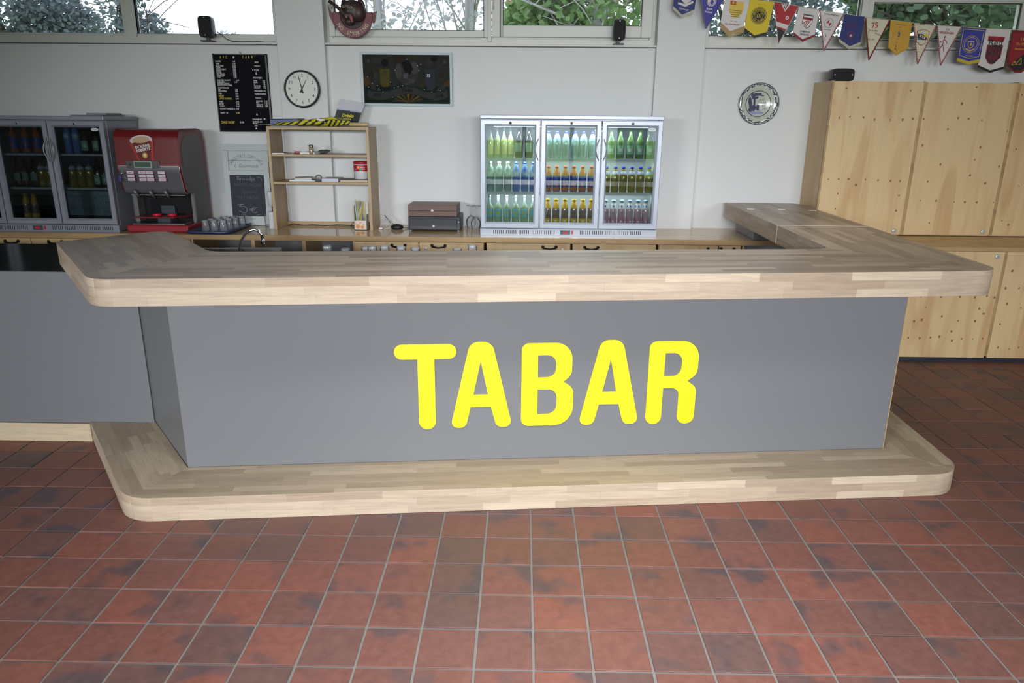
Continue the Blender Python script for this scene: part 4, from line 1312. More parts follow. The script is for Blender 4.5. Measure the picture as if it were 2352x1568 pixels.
# spouts
for x in (-2.935, -2.818, -2.702):
    s_ = MB()
    s_.tube([(x - 0.012, CY0 + 0.018, 1.182), (x - 0.004, CY0 + 0.028, 1.15), (x + 0.004, CY0 + 0.05, 1.126)], 0.015, 8, taper=0.012)
    so = s_.build('spout', CGREY, cm, world=True)
    MB().ball((x + 0.005, CY0 + 0.05, 1.119), 0.006, 0.006, 0.006, 8, 6).build('nozzle', CHROME, so, world=True)
# niche, rear body, base
MB().box(CX0 + 0.02, CX1 - 0.02, CY0 + 0.25, CY1 - 0.002, WT + 0.05, 1.14).build('rear_body', mat('niche_black', (30, 30, 33), 0.2), cm, world=True)
MB().box(CX0 + 0.015, CX0 + 0.045, CY0 + 0.15, CY0 + 0.25, WT + 0.05, 1.14).build('pillar', CSIDE, cm, world=True)
MB().box(CX1 - 0.022, CX1 - 0.002, CY0 + 0.165, CY1 - 0.05, WT + 0.05, 1.146).build('pillar', CSIDE, cm, world=True)
bs = MB()
bs.box(CX0 + 0.01, CX1 + 0.004, CY0 - 0.005, CY1, WT, WT + 0.055)
bs.build('base', REDB, cm, world=True, bevel=0.012)
MB().box(CX0 + 0.05, CX1 - 0.03, CY0 + 0.015, CY0 + 0.24, WT + 0.0555, WT + 0.066).build('drip_tray', STEEL, cm, world=True, bevel=0.002)
cs = MB().prism(ccw([(CX0 + 0.035, CY0 + 0.06), (-2.69, CY0 + 0.06), (-2.60, CY0 + 0.20), (CX0 + 0.06, CY0 + 0.20)]), 0.962, 0.972).build('cup_shelf', RED, cm, world=True)
for x in (-2.855, -2.735):
    MB().lathe([(0.034, 0), (0.034, 0.016), (0.028, 0.017)], 14, (x, CY0 + 0.14, 0.9725)).build('cup_ring', mat('ring_red', (196, 40, 60), 0.4), cs, world=True)
MB().box(-2.845, -2.745, CY0 + 0.12, CY0 + 0.24, WT + 0.066, 0.961).build('shelf_post', mat('dark_blue_grey', (52, 56, 68), 0.4), cm, world=True)
MB().box(-2.855, -2.745, CY0 + 0.21, CY0 + 0.26, 0.973, 1.045).build('splash_block', mat('dark_blue_grey', (52, 56, 68), 0.4), cm, world=True, bevel=0.004)
# key with blue tag
k_ = MB()
k_.lathe([(0.012, 0), (0.012, -0.006), (0.007, -0.008)], 12, (-3.012, CY0 - 0.004, 1.306), 'y')
k_.box(-3.03, -3.012, CY0 - 0.02, CY0 - 0.016, 1.303, 1.309)
kk = k_.build('key', CHROME, cm, world=True)
MB().box(-3.035, -3.015, CY0 - 0.018, CY0 - 0.013, 1.245, 1.292).build('key_tag', mat('violet_tag', (66, 48, 130), 0.5), kk, world=True, bevel=0.003)
# printed cup on the red front (flat print)
def printed(parent, root, name, pts, y, m, th=0.0004):
    q_ = MB()
    pts = ccw(pts)
    n = len(pts)
    k = q_.add([(p[0], y, p[1]) for p in pts])
    q_.face(list(range(k, k + n)))
    return q_.build(name, m, parent, world=True)
def ellipse(cx, cz, rx, rz_, rot=0.0, n=24):
    return [(cx + rx * math.cos(2 * PI * k / n) * math.cos(rot) - rz_ * math.sin(2 * PI * k / n) * math.sin(rot), cz + rx * math.cos(2 * PI * k / n) * math.sin(rot) + rz_ * math.sin(2 * PI * k / n) * math.cos(rot)) for k in range(n)]
yp = CY0 + 0.0005
def fy(z): # head front Y at height z
    t = (z - 1.33) / (1.625 - 1.33)
    return CY0 + 0.012 * t - 0.0015
GLOWM = mat('print_orange_glow', (168, 44, 28), 0.35)
printed(cm, None, 'cup_print', [(-2.925, 1.520), (-2.742, 1.545), (-2.757, 1.40), (-2.872, 1.40)], fy(1.40), GLOWM)
printed(cm, None, 'cup_print', [(-2.905, 1.525), (-2.762, 1.545), (-2.778, 1.40), (-2.862, 1.40)], fy(1.40) - .0006, mat('print_dark_red', (98, 22, 22), 0.35))
printed(cm, None, 'cup_print', ellipse(-2.836, 1.546, 0.084, 0.036, 0.10), fy(1.5) - .0045, mat('print_cup_white', (206, 198, 200), 0.35))
printed(cm, None, 'cup_print', ellipse(-2.836, 1.549, 0.066, 0.024, 0.10), fy(1.5) - .005, mat('print_coffee_foam', (190, 158, 128), 0.35))
pl_ = thing('lettering_root', None, None)
bpy.data.objects.remove(pl_)
def wtext(root, s, size, x, z, y, m, rot=0.0, **k):
    o = text(root, s, size, x - root.location.x, y - root.location.y, z - root.location.z, m, rot=0.0, **k)
    o.rotation_euler = (PI / 2, -rot, 0)
    return o
PRW = mat('print_white', (232, 228, 230), 0.5)
wtext(cm, 'DOUWE', 0.030, -2.829, 1.500, fy(1.42) - .004, PRW, 0.17, bold=0.0006)
wtext(cm, 'EGBERTS', 0.027, -2.826, 1.476, fy(1.42) - .004, PRW, 0.17, bold=0.0006)
printed(cm, None, 'cup_print', ellipse(-2.819, 1.437, 0.020, 0.020), fy(1.40) - .002, mat('print_gold', (196, 150, 70), 0.35))
printed(cm, None, 'cup_print', ellipse(-2.819, 1.438, 0.009, 0.012), fy(1.40) - .0025, mat('print_pale_gold', (226, 210, 160), 0.35))

# ================================================================== ON THE WALL
def wroot(name, label, cat, x, y, z, group=None):
    return thing(name, label, cat, (x, y, z), 0.0, group, wall=True)
def disc(root, name, cx, cy, r, z0, z1, m, seg=28, ry=None):
    return plate(root, name, ellipse(cx, cy, r, ry or r, 0, seg), z0, z1, m)
def stroke(b, pts, w, z0=0.0, z1=0.0006, m=0):
    for (x0, y0), (x1, y1) in zip(pts, pts[1:]):
        d = Vector((x1 - x0, y1 - y0)); l = d.length
        if l < 1e-6: continue
        d /= l; n = Vector((-d.y, d.x)) * w / 2; e = d * w * 0.3
        b.prism(ccw([(x0 + n.x - e.x, y0 + n.y - e.y), (x0 - n.x - e.x, y0 - n.y - e.y), (x1 - n.x + e.x, y1 - n.y + e.y), (x1 + n.x + e.x, y1 + n.y + e.y)]), z0, z1, m)
    return b

# ---- menu letter board
MWHITE = mat('board_letter_white', (214, 214, 218), 0.5); MYEL = mat('board_letter_yellow', (210, 188, 44), 0.5)
mn = wroot('menu_board', 'black letter board with white and yellow price list on the wall', 'menu board', -2.236, YW, 1.898)
X0, X1, Z0, Z1 = -0.218, 0.210, -0.296, 0.296
plate(mn, 'board', [(X0, Z0), (X1, Z0), (X1, Z1), (X0, Z1)], 0.0, 0.018, mat('letter_board_black', (13, 14, 20), 0.8, spec=.15))
fb = MB()
for a, c, d, e in ((X0, X1, Z1 - 0.008, Z1), (X0, X1, Z0, Z0 + 0.008), (X0, X0 + 0.007, Z0, Z1), (X1 - 0.012, X1, Z0, Z1)):
    fb.box(a, c, d, e, 0.0, 0.026)
fb.build('frame', BLACKM, mn)
MB().tube([(0.0, Z1, 0.01), (-0.008, Z1 + 0.010, 0.01), (0, Z1 + 0.018, 0.01), (0.008, Z1 + 0.010, 0.01), (0, Z1, 0.01)], 0.0015, 5).build('hanging_ring', mat('ring_grey', (90, 92, 90), 0.4), mn)
def mt(s, x, z, size=0.017, m=MWHITE, al='LEFT', sx=0.8, sp=1.1):
    text(mn, s, size, x, z, 0.0188, m, al, sx=sx, spacing=sp, bold=0.0004)
mt('A  F  C', -0.132, 0.269, 0.026, MYEL, 'CENTER', 0.7); mt('T  A  B  A', 0.058, 0.271, 0.026, MYEL, 'CENTER', 0.7)
def star(root, cx, cy, r, z, m):
    plate(root, 'star', [(cx + (r if k % 2 == 0 else r * .42) * math.sin(PI * k / 5), cy + (r if k % 2 == 0 else r * .42) * math.cos(PI * k / 5)) for k in range(10)], z, z + 0.0006, m)
def arrow(root, cx, cy, h_, z, m):
    plate(root, 'arrow', [(cx - .002, cy + h_), (cx - .002, cy), (cx - .008, cy), (cx, cy - h_ * .8), (cx + .008, cy), (cx + .002, cy), (cx + .002, cy + h_)], z, z + 0.0006, m)
star(mn, -0.052, 0.270, 0.011, 0.0188, MWHITE)
left = [('KOFFIE', '1.00', 0.238, 0), ('THEE', '1.00', 0.220, 0), ('GLAS FRIS', '0.90', 0.204, 0), ('COLA', '0.90', 0.192, 0), ('COLA LIGHT', '0.90', 0.179, 0), ('SINAS', '0.90', 0.167, 0), ('CASSIS', '0.90', 0.154, 0), ('SPA ROOD', '0.90', 0.142, 0), ('APPELSAP', '0.90', 0.130, 0), ('7 UP', '0.90', 0.118, 0),
        ('FLES SPA BLAUW', '1.50', 0.098, 2), ('FLES FRIS', '1.50', 0.084, 0), ('BITTER LEMON', '', 0.072, 0), ('FRISTI/CHOCOMEL', '', 0.060, 0),
        ('SPORTDRANK', '', 0.040, 0), ('AA', '1.20', 0.028, 0), ('AQUARIUS', '1.60', 0.016, 0), ('BIER', '1.50', -0.003, 0), ('PALM', '1.80', -0.022, 1), ('LEFFE DUBBEL', '2.50', -0.041, 1),
        ('WIJN', '2.00', -0.064, 0), ('ROSE', '2.00', -0.082, 0), ('CHIPS', '0.90', -0.100, 0)]
for s, p_, z, k in left:
    x = -0.200 + 0.026 * (0.238 - z) * 0
    mt(s, x, z, 0.016 if k != 1 else 0.019, MYEL if k == 1 else MWHITE)
    if p_: mt(p_, -0.066 if k != 2 else -0.05, z, 0.016)
mt('BOUNTY-MARS E.D. 0.90', -0.200, -0.119, 0.016); mt('RAKET  IJS', -0.200, -0.150, 0.015); mt('0.90', -0.074, -0.150, 0.019, MYEL)
mt('ZAKJE SNOEP', -0.200, -0.223, 0.026, MYEL, sx=0.62); mt('0.50', -0.048, -0.222, 0.021)
mt('MENU', 0.112, 0.235, 0.013); mt('VANDAAG', 0.105, 0.206, 0.011); mt('E T E N', 0.088, 0.176, 0.018); arrow(mn, 0.116, 0.150, 0.012, 0.0188, MWHITE)
mt('BROODJES:', 0.088, 0.118, 0.017)
for s, p_, z in (('HAM', '1.50', 0.096), ('KAAS', '1.50', 0.083), ('EI', '1.50', 0.070), ('GEZOND', '2.00', 0.056), ('KROKET', '1.70', 0.042), ('FRIKANDEL', '1.70', 0.020), ('HAMBURGER', '2.00', -0.004)):
    mt(s, 0.090, z, 0.015); mt(p_, 0.160, z, 0.015)
mt('PATAT:', 0.094, -0.034, 0.017)
for s, p_, z in (('ZONDER', '1.20', -0.058), ('MET', '1.40', -0.071), ('OORLOG', '1.80', -0.085), ('SPECIAAL', '1.90', -0.098)):
    mt(s, 0.096, z, 0.015); mt(p_, 0.164, z, 0.015)
arrow(mn, 0.094, -0.160, 0.012, 0.0188, MWHITE)
mt('TABAMENU', 0.052, -0.198, 0.017); star(mn, 0.152, -0.194, 0.010, 0.0188, MWHITE)
mt('BURGER EN', 0.054, -0.217, 0.017); mt('PATAT', 0.054, -0.230, 0.015); mt('3.00', 0.066, -0.247, 0.016); star(mn, 0.078, -0.268, 0.010, 0.0188, MWHITE)

# ---- clock
ck = wroot('wall_clock', 'round white wall clock with black rim on the pillar', 'clock', -1.745, PF, 1.932)
MB().lathe([(0.136, 0), (0.142, 0.012), (0.142, 0.034), (0.137, 0.040), (0.129, 0.040), (0.127, 0.030)], 40, caps=False).build('rim', BLACKM, ck)
disc(ck, 'dial', 0, 0, 0.128, 0.004, 0.029, mat('clock_dial', (216, 218, 212), 0.5), 40)
INK = mat('print_black', (28, 28, 30), 0.6)
for n_ in range(1, 13):
    a = PI / 2 - 2 * PI * n_ / 12
    text(ck, str(n_), 0.031, 0.100 * math.cos(a), 0.100 * math.sin(a), 0.0294, INK, name='numeral', bold=0.0003, sx=0.92)
tk = MB()
for n_ in range(60):
    a = 2 * PI * n_ / 60
    c_, s_ = math.cos(a), math.sin(a)
    w, l = (0.0016, 0.006) if n_ % 5 == 0 else (0.0008, 0.0035)
    stroke(tk, [(0.1235 * c_, 0.1235 * s_), ((0.1235 - l) * c_, (0.1235 - l) * s_)], w, 0.0291, 0.0296)
tk.build('minute_marks', INK, ck)
def hand(a, l, back, w, z, nm):
    b = MB()
    d = Vector((math.sin(a), math.cos(a))); n = Vector((d.y, -d.x))
    P = lambda t, s: (d.x * t + n.x * s, d.y * t + n.y * s)
    b.prism(ccw([P(-back, -w * .9), P(-back, w * .9), P(0, w * .45), P(l, w * .18), P(l, -w * .18), P(0, -w * .45)]), z, z + 0.0015)
    b.build(nm, INK, ck)
hand(math.radians(-12), 0.112, 0.032, 0.0075, 0.033, 'minute_hand'); hand(math.radians(29), 0.078, 0.030, 0.0085, 0.031, 'hour_hand')
disc(ck, 'hub', 0, 0, 0.006, 0.03, 0.036, INK, 12)
text(ck, 'quartz', 0.009, 0, 0.048, 0.0294, mat('print_faint_red', (150, 110, 110), 0.6), sx=0.9) if False else None

# ---- framed club picture
fp_ = wroot('framed_picture', 'dark stained glass style picture in a pale blue frame', 'picture', -0.924, YW, 2.013)
w2, h2 = 0.360, 0.200
FRM = mat('pale_frame', (176, 190, 196), 0.4)
fw = 0.018
for nm, pts in (('t', [(-w2, h2), (-w2 + fw, h2 - fw), (w2 - fw, h2 - fw), (w2, h2)]), ('b', [(-w2, -h2), (w2, -h2), (w2 - fw, -h2 + fw), (-w2 + fw, -h2 + fw)]), ('l', [(-w2, -h2), (-w2 + fw, -h2 + fw), (-w2 + fw, h2 - fw), (-w2, h2)]), ('r', [(w2, -h2), (w2, h2), (w2 - fw, h2 - fw), (w2 - fw, -h2 + fw)])):
    plate(fp_, 'frame_bar', pts, 0.0, 0.035, FRM, bevel=0.001)
Lw, Lh = w2 - fw + 0.002, h2 - fw + 0.002
plate(fp_, 'picture_ground', [(-Lw, -Lh), (Lw, -Lh), (Lw, Lh), (-Lw, Lh)], 0.0, 0.02, mat('picture_dark_olive', (40, 42, 38), 0.75, spec=.15))
def U(u, v): return (-w2 + fw + (u - 0.05) / 0.87 * 2 * (w2 - fw), h2 - fw - (v - 0.115) / 0.785 * 2 * (h2 - fw))
k0 = 0.0201
_pz = [0.0]
def pp(name, pts, m, z=0.0):
    _pz[0] += 0.000012
    z += _pz[0]
    plate(fp_, name, [U(*p) for p in pts], k0 + z, k0 + z + 0.0005, m)
PG = mat('pic_green', (18, 34, 29), .75, spec=.15); PO = mat('pic_orange', (71, 51, 26), .75, spec=.15); PY = mat('pic_yellow', (71, 68, 32), .75, spec=.15); PGR = mat('pic_grey', (46, 48, 49), .75, spec=.15); PLG = mat('pic_lightgrey', (65, 63, 62), .75, spec=.15); PBL = mat('pic_black', (18, 18, 23), .75, spec=.15); PRB = mat('pic_ribbon', (48, 51, 49), .75, spec=.15); PBR = mat('pic_brown', (43, 34, 28), .75, spec=.15); PAM = mat('pic_amber', (93, 70, 31), .75, spec=.15); PDO = mat('pic_olive', (45, 45, 31), .75, spec=.15); PDOT = mat('pic_glint', (190, 190, 186), .75, spec=.15)
pp('glass_piece', [(.06, .62), (.92, .62), (.92, .90), (.06, .90)], PG)
pp('glass_piece', [(.35, .115), (.48, .115), (.46, .24), (.38, .24)], PBR); pp('glass_piece', [(.50, .115), (.62, .115), (.60, .22), (.52, .22)], PDO)
pp('glass_piece', [(.05, .46), (.10, .50), (.115, .58), (.08, .62), (.05, .60)], PO); pp('glass_piece', [(.92, .50), (.87, .54), (.86, .60), (.92, .62)], PO)
pp('glass_piece', ellipse(.14, .44, .035, .055), PBR); pp('glass_piece', ellipse(.83, .45, .042, .075), PGR, .0003); pp('glass_piece', ellipse(.83, .445, .034, .05), PBR, .0008)
pp('glass_piece', ellipse(.19, .21, .06, .055), PGR); pp('glass_piece', ellipse(.27, .24, .035, .06), PBL, .0003)
pp('glass_piece', [(.08, .17), (.11, .19), (.22, .33), (.20, .36)], PDO, .0003); pp('glass_piece', ellipse(.105, .22, .014, .025), PLG, .0008)
pp('glass_piece', [(.215, .34), (.315, .34), (.31, .60), (.29, .63), (.24, .63), (.215, .58)], PY, .0006)
pp('glass_piece', [(.205, .58), (.225, .63), (.31, .63), (.31, .68), (.21, .67)], PBL, .0003)
pp('glass_piece', [(.145, .36), (.19, .40), (.20, .54), (.155, .53)], PGR); pp('glass_piece', [(.12, .60), (.17, .61), (.165, .68), (.12, .66)], PGR)
pp('glass_piece', [(.18, .69), (.20, .635), (.225, .69)], PLG, .0006); pp('glass_piece', [(.78, .69), (.80, .645), (.825, .685)], PLG, .0006)
pp('glass_piece', ellipse(.49, .39, .12, .19), PGR); pp('glass_piece', ellipse(.405, .38, .034, .125, .0), PLG, .0005); pp('glass_piece', ellipse(.565, .32, .04, .1), PLG, .0005)
pp('glass_piece', [(.43, .24), (.50, .19), (.53, .25), (.55, .34), (.52, .43), (.47, .40), (.45, .30)], PBL, .001)
pp('glass_piece', [(.45, .42), (.50, .40), (.49, .50), (.45, .49)], mat('pic_midgrey', (72, 74, 78), .75, spec=.15), .0010); pp('glass_piece', [(.50, .50), (.57, .50), (.55, .57), (.50, .56)], PLG, .001); pp('glass_piece', ellipse(.485, .58, .04, .012), PLG, .001)
pp('glass_piece', [(.67, .35), (.765, .34), (.775, .62), (.74, .68), (.69, .67), (.67, .50)], mat('pic_slate', (46, 50, 58), .75, spec=.15), .0004)
pp('glass_piece', ellipse(.765, .175, .037, .045), PBL, .0005); pp('glass_piece', ellipse(.71, .23, .045, .06), PGR); pp('glass_piece', [(.76, .36), (.86, .20), (.88, .22), (.79, .36)], PGR, .0006); pp('glass_piece', ellipse(.872, .22, .014, .025), PLG, .0009)
pp('glass_piece', [(.62, .55), (.66, .52), (.675, .60), (.64, .65), (.60, .62)], PDO, .0003); pp('glass_piece', [(.80, .64), (.85, .58), (.88, .62), (.86, .68), (.82, .69)], PGR, .0003)
# ribbon
top_ = [(.09, .68), (.12, .70), (.20, .715), (.30, .70), (.40, .645), (.49, .625), (.58, .645), (.66, .70), (.76, .72), (.86, .70), (.89, .66)]
bot_ = [(.90, .78), (.86, .82), (.76, .845), (.66, .80), (.58, .755), (.49, .735), (.40, .765), (.30, .82), (.20, .845), (.12, .82), (.08, .78)]
pp('ribbon', top_ + bot_, PRB, .0012)
def ptx(s, u, v, size, m, rot=0.0, z=.0024, sx=1.0):
    x, y = U(u, v)
    text(fp_, s, size, x, y, k0 + z, m, rot=rot, sx=sx, bold=.0005)
ptx('1933', .178, .770, .034, PBL, -.12); ptx('TABA', .487, .685, .034, PBL); ptx('2008', .808, .772, .034, PBL, .1); ptx('75', .705, .445, .030, mat('pic_number', (206, 210, 214), .4)); ptx('75', .265, .405, .028, PDO, z=.0014)
ptx('0', .295, .745, .028, PDO, .2); ptx('0', .652, .735, .028, PDO, -.2)
for k in range(7):
    a = -1.05 + 2.1 * k / 6
    pp('sun_ray', [(.495, .895), (.495 + .17 * math.sin(a - .09), .895 - .155 * math.cos(a - .09)), (.495 + .17 * math.sin(a + .09), .895 - .155 * math.cos(a + .09))], PAM if k % 2 else PO, .0008)
gl_ = MB()
for u, v in ((.335, .795), (.355, .645), (.185, .61), (.135, .575), (.095, .635), (.395, .625), (.24, .71), (.09, .47), (.63, .265), (.735, .705), (.82, .68), (.44, .61), (.595, .285), (.66, .665), (.49, .185), (.37, .36), (.61, .365), (.32, .55)):
    x, y = U(u, v)
    gl_.prism(ellipse(x, y, .0032, .0032, 0, 8), k0, k0 + .0022)
gl_.build('glints', PDOT, fp_)

# ---- bulldog NO SMOKING plaque on the sill
bd = wroot('bulldog_sign', 'carved bulldog head over a dark red banner on the window sill', 'sign', -1.318, YW - 0.045, 2.445)
CR = mat('banner_dark_red', (104, 24, 36), 0.35, var=0.1, vscale=20); DOG = mat('carved_dark_brown', (60, 40, 38), 0.45, var=0.3, vscale=18); DOGL = mat('carved_muzzle', (122, 84, 80), 0.4)
out, inn = [], []
for k in range(33):
    a = math.radians(172 + 196 * k / 32)
    out.append((0.155 * math.cos(a), 0.028 + 0.163 * math.sin(a)))
    inn.append((0.098 * math.cos(a), 0.034 + 0.103 * math.sin(a)))
plate(bd, 'banner', out + inn[::-1], 0.0, 0.035, CR, bevel=0.004)
plate(bd, 'banner_tail', [(-.150, .03), (-.186, .088), (-.178, .020), (-.150, -.04), (-.118, -.02), (-.10, .02)], 0.004, 0.028, CR, bevel=0.003)
plate(bd, 'banner_tail', [(.118, .03), (.150, .046), (.188, .058), (.176, .020), (.168, -.022), (.140, -.026), (.115, -.02)], 0.004, 0.028, CR, bevel=0.003)
plate(bd, 'back_plate', ellipse(0, .03, .11, .10), 0.0, 0.02, mat('carved_black', (44, 26, 28), .5))
hb = MB()
hb.ball((.005, .062, .045), .082, .074, .052, 18, 12); hb.ball((-.032, .088, .055), .05, .042, .045); hb.ball((.05, .045, .05), .055, .07, .045)
hb.ball((-.040, .022, .070), .040, .030, .034); hb.ball((-.002, .012, .068), .038, .034, .034); hb.ball((-.02, -.025, .058), .042, .026, .03); hb.ball((-.028, .05, .082), .02, .014, .014)
ho = hb.build('head', DOG, bd)
rm = ho.modifiers.new('fuse', 'REMESH'); rm.mode = 'VOXEL'; rm.voxel_size = 0.006; rm.use_smooth_shade = True
sm_ = ho.modifiers.new('smooth', 'SMOOTH'); sm_.iterations = 4; sm_.factor = 0.5
for pts in ([(.055, .125, .05), (.078, .122, .055), (.094, .092, .052), (.085, .062, .05)], [(-.045, .125, .05), (-.062, .118, .055), (-.066, .096, .06)]):
    MB().tube(pts, .017, 8, taper=.011).build('ear', mat('carved_ear', (60, 36, 36), .45), bd)
for x, y, r in ((.005, .073, .0115), (-.052, .078, .009)):
    eo = MB().ball((x, y, .094), r * 1.15, r, r * .7, 12, 8).build('eye', mat('eye_olive', (150, 146, 112), .25), bd)
    MB().ball((x - .001, y, .094 + r * .55), r * .45, r * .45, r * .3, 8, 6).build('pupil', BLACK, eo)
MB().ball((-.034, .060, .096), .015, .010, .008, 10, 7).build('nose', BLACK, bd)
MB().tube([(-.004, .022, .096), (.004, .0, .104), (.012, -.03, .098)], .013, 8, taper=.010).build('tongue', mat('tongue_pink', (158, 96, 102), .35), bd)
MB().tube([(-.042, .025, .094), (-.036, .008, .102), (-.026, .0, .102)], .003, 6).build('tooth', mat('tooth_ivory', (206, 198, 170), .4), bd)
cg = MB().tube([(-.168, .122, .05), (-.12, .090, .066), (-.075, .055, .085), (-.045, .02, .098)], .013, 10).build('cigar', mat('cigar_brown', (66, 48, 38), .6), bd)
MB().tube([(-.176, .092, .046), (-.150, .075, .052)], .010, 8).build('ash', mat('ash_grey', (170, 168, 164), .7), bd)
st = MB()
for k in range(11):
    a = math.radians(205 + 165 * k / 10)
    st.ball((.012 + .088 * math.cos(a), .052 + .088 * math.sin(a), .044), .004, .006, .005, 6, 5)
st.build('collar_studs', CHROME, bd)
for k, ch_ in enumerate('NO SMOKING'):
    if ch_ == ' ': continue
    a = math.radians(214 + 112 * k / 9)
    text(bd, ch_, 0.040, 0.129 * math.cos(a), 0.030 + 0.135 * math.sin(a), 0.0356, mat('banner_letter_cream', (206, 190, 160), .5), rot=a + PI / 2, bold=.0002, sx=.9)

# ---- delft plate
dp = wroot('wall_plate', 'blue and white delft plate hanging on the wall', 'plate', 1.870, YW, 1.853)
PW = mat('plate_glaze', (188, 194, 182), 0.2, coat=0.25); DB = mat('delft_blue', (24, 32, 72), 0.5); DBL = mat('delft_pale_blue', (130, 138, 176), 0.45)
MB().lathe([(0.06, 0.0), (0.10, 0.010), (0.156, 0.030), (0.159, 0.033), (0.156, 0.036), (0.112, 0.018), (0.104, 0.014), (0.0, 0.012)], 44, caps=False).build('dish', PW, dp)
def zplate(r): return 0.0365 if r > .156 else (0.018 + (r - .112) / .044 * .018 if r > .112 else .0145)
rb = MB()
R = random.Random(5)
for k in range(84):
    a = 2 * PI * k / 84 + R.uniform(-.04, .04)
    r = R.uniform(.135, .150)
    l, w = R.uniform(.006, .014), R.uniform(.003, .006)
    t_a = a + PI / 2 + R.uniform(-.7, .7)
    c_ = (r * math.cos(a), r * math.sin(a))
    rb.prism(ellipse(c_[0], c_[1], l, w, t_a, 8), zplate(r) - .003, zplate(r) + .0016)
rb.build('rim_flowers', DB, dp)
MB().lathe([(.1535, .0352), (.1575, .0368), (.159, .0366)], 44, caps=False).build('rim_line', DB, dp)
MB().lathe([(.0955, .0148), (.0985, .0153), (.101, .0150)], 44, caps=False).build('inner_ring', DB, dp)
tr_ = MB()
for (cx, cy, rx, ry, ro) in ((-.045, .055, .014, .03, .5), (-.03, .068, .022, .012, .5), (-.005, .070, .026, .010, .25), (.02, .064, .022, .006, -.15), (-.068, .02, .013, .034, .1), (-.06, -.01, .012, .03, 0), (-.04, -.03, .028, .022, 0), (-.055, -.045, .022, .016, .2), (-.02, .045, .02, .008, .4)):
    tr_.prism(ellipse(cx, cy, rx, ry, ro, 12), .013, .0150 + .00007 * len(tr_.v) / 24)
tr_.box(-.038, -.024, -.055, .03, .013, .0160); tr_.box(-.012, .008, -.05, -.008, .013, .0162)
tr_.build('painted_tree', DB, dp)
plate(dp, 'painted_ground', ellipse(-.01, -.068, .06, .010), .013, .0150, DBL)
plate(dp, 'painted_ground', [(.018, -.066), (.020, -.042), (.012, -.044), (.008, -.066)], .013, .0152, DBL)
DBT = mat('delft_letter', (66, 80, 96), .4)
text(dp, 'A.F.C.', .021, .030, .028, .0152, DBT); text(dp, 'TABA', .028, .030, .008, .0152, DBT); text(dp, '1957', .021, .040, -.014, .0152, DBT); text(dp, '50', .02, .058, -.036, .0152, DBT)

# ---- loudspeakers
def speaker(x, y, z, w, d, h_, label, foot, horiz=False):
    t = thing('loudspeaker', label, 'speaker', (x, y, z))
    z0 = 0.03 if foot else 0.004
    pr = []
    for k in range(28):
        a = 2 * PI * k / 28
        c_, s_ = math.cos(a), math.sin(a)
        e = 0.42
        pr.append((w / 2 * math.copysign(abs(c_) ** e, c_), z0 + h_ / 2 + h_ / 2 * math.copysign(abs(s_) ** e, s_)))
    b = MB()
    rings = []
    for yy, sc in ((-d / 2, .93), (-d / 2 + .008, 1.0), (d * .25, .98), (d / 2, .72)):
        rings.append(b.add([(p[0] * sc, yy, z0 + h_ / 2 + (p[1] - z0 - h_ / 2) * sc) for p in pr]))
    for i in range(3):
        for k in range(28):
            l = (k + 1) % 28
            b.face([rings[i] + k, rings[i] + l, rings[i + 1] + l, rings[i + 1] + k], 0, True)
    b.face([rings[3] + k for k in range(28)], 0)
    b.face([rings[0] + k for k in reversed(range(28))], 0)
    b.build('cabinet_shell', mat('speaker_shell', (60, 62, 66), 0.35), t)
    g_ = MB()
    q_ = g_.add([(p[0] * .90, -d / 2 - .003, z0 + h_ / 2 + (p[1] - z0 - h_ / 2) * .92) for p in pr] + [(p[0] * .93, -d / 2 + .001, z0 + h_ / 2 + (p[1] - z0 - h_ / 2) * .94) for p in pr])
    g_.face([q_ + k for k in reversed(range(28))])
    for k in range(28):
        l = (k + 1) % 28
        g_.face([q_ + k, q_ + l, q_ + 28 + l, q_ + 28 + k])
    g_.build('grille', mat('speaker_grille', (14, 15, 18), 0.75, bump=.3, vscale=400), t)
    sd = MB()
    for sx in (-1, 1):
        if horiz:
            sd.lathe([(.006, 0), (.005, -.002)], 10, (sx * w * .38, -d / 2 - .0031, z0 + h_ * .5), 'y')
        else:
            sd.lathe([(.005, 0), (.004, -.002)], 10, (0, -d / 2 - .0031, z0 + h_ / 2 + sx * h_ * .40), 'y')
    sd.build('badge', mat('badge_steel', (150, 152, 156), 0.3, metal=.5), t)
    if not horiz:
        MB().tube([(w * .47, -d * .40, z0 + h_ * .06), (w * .49, -d * .42, z0 + h_ * .5), (w * .47, -d * .40, z0 + h_ * .94)], .0025, 6).build('trim', mat('speaker_trim', (128, 132, 138), .3, metal=.4), t)
    if foot:
        MB().box(-w * .42, w * .42, -d * .5, d * .4, 0, .010).box(-.012, .012, -.012, .02, .010, z0 + .012).build('foot', mat('speaker_foot', (56, 58, 62), .45), t, bevel=.003)
        MB().box(-w * .40, -w * .30, -d * .52, -d * .5, .001, .008).box(w * .30, w * .40, -d * .52, -d * .5, .001, .008).build('foot_pads', CHROME, t)
    return t
speaker(-2.462, 6.105, 2.276, 0.108, 0.10, 0.155, 'black loudspeaker standing on the left window sill', True)
speaker(0.732, 6.105, 2.276, 0.094, 0.10, 0.152, 'black loudspeaker standing on the centre window sill', True)
speaker(2.395, 5.90, 2.008, 0.172, 0.11, 0.092, 'black loudspeaker lying on top of the first tall plywood cabinet', False, True)
wc = thing('speaker_cable', 'thin black cable from the left loudspeaker along the sill', 'cable', (-2.4, 6.11, 2.277))
MB().tube([(0.0, 0.03, 0.075), (0.04, 0.02, 0.05), (0.08, 0.0, 0.02), (0.13, -0.01, 0.004), (0.22, 0.0, 0.003), (0.30, -0.01, 0.006), (0.38, 0.01, 0.003), (0.46, 0.0, 0.004)], .0028, 6).build('cord', BLACK, wc)

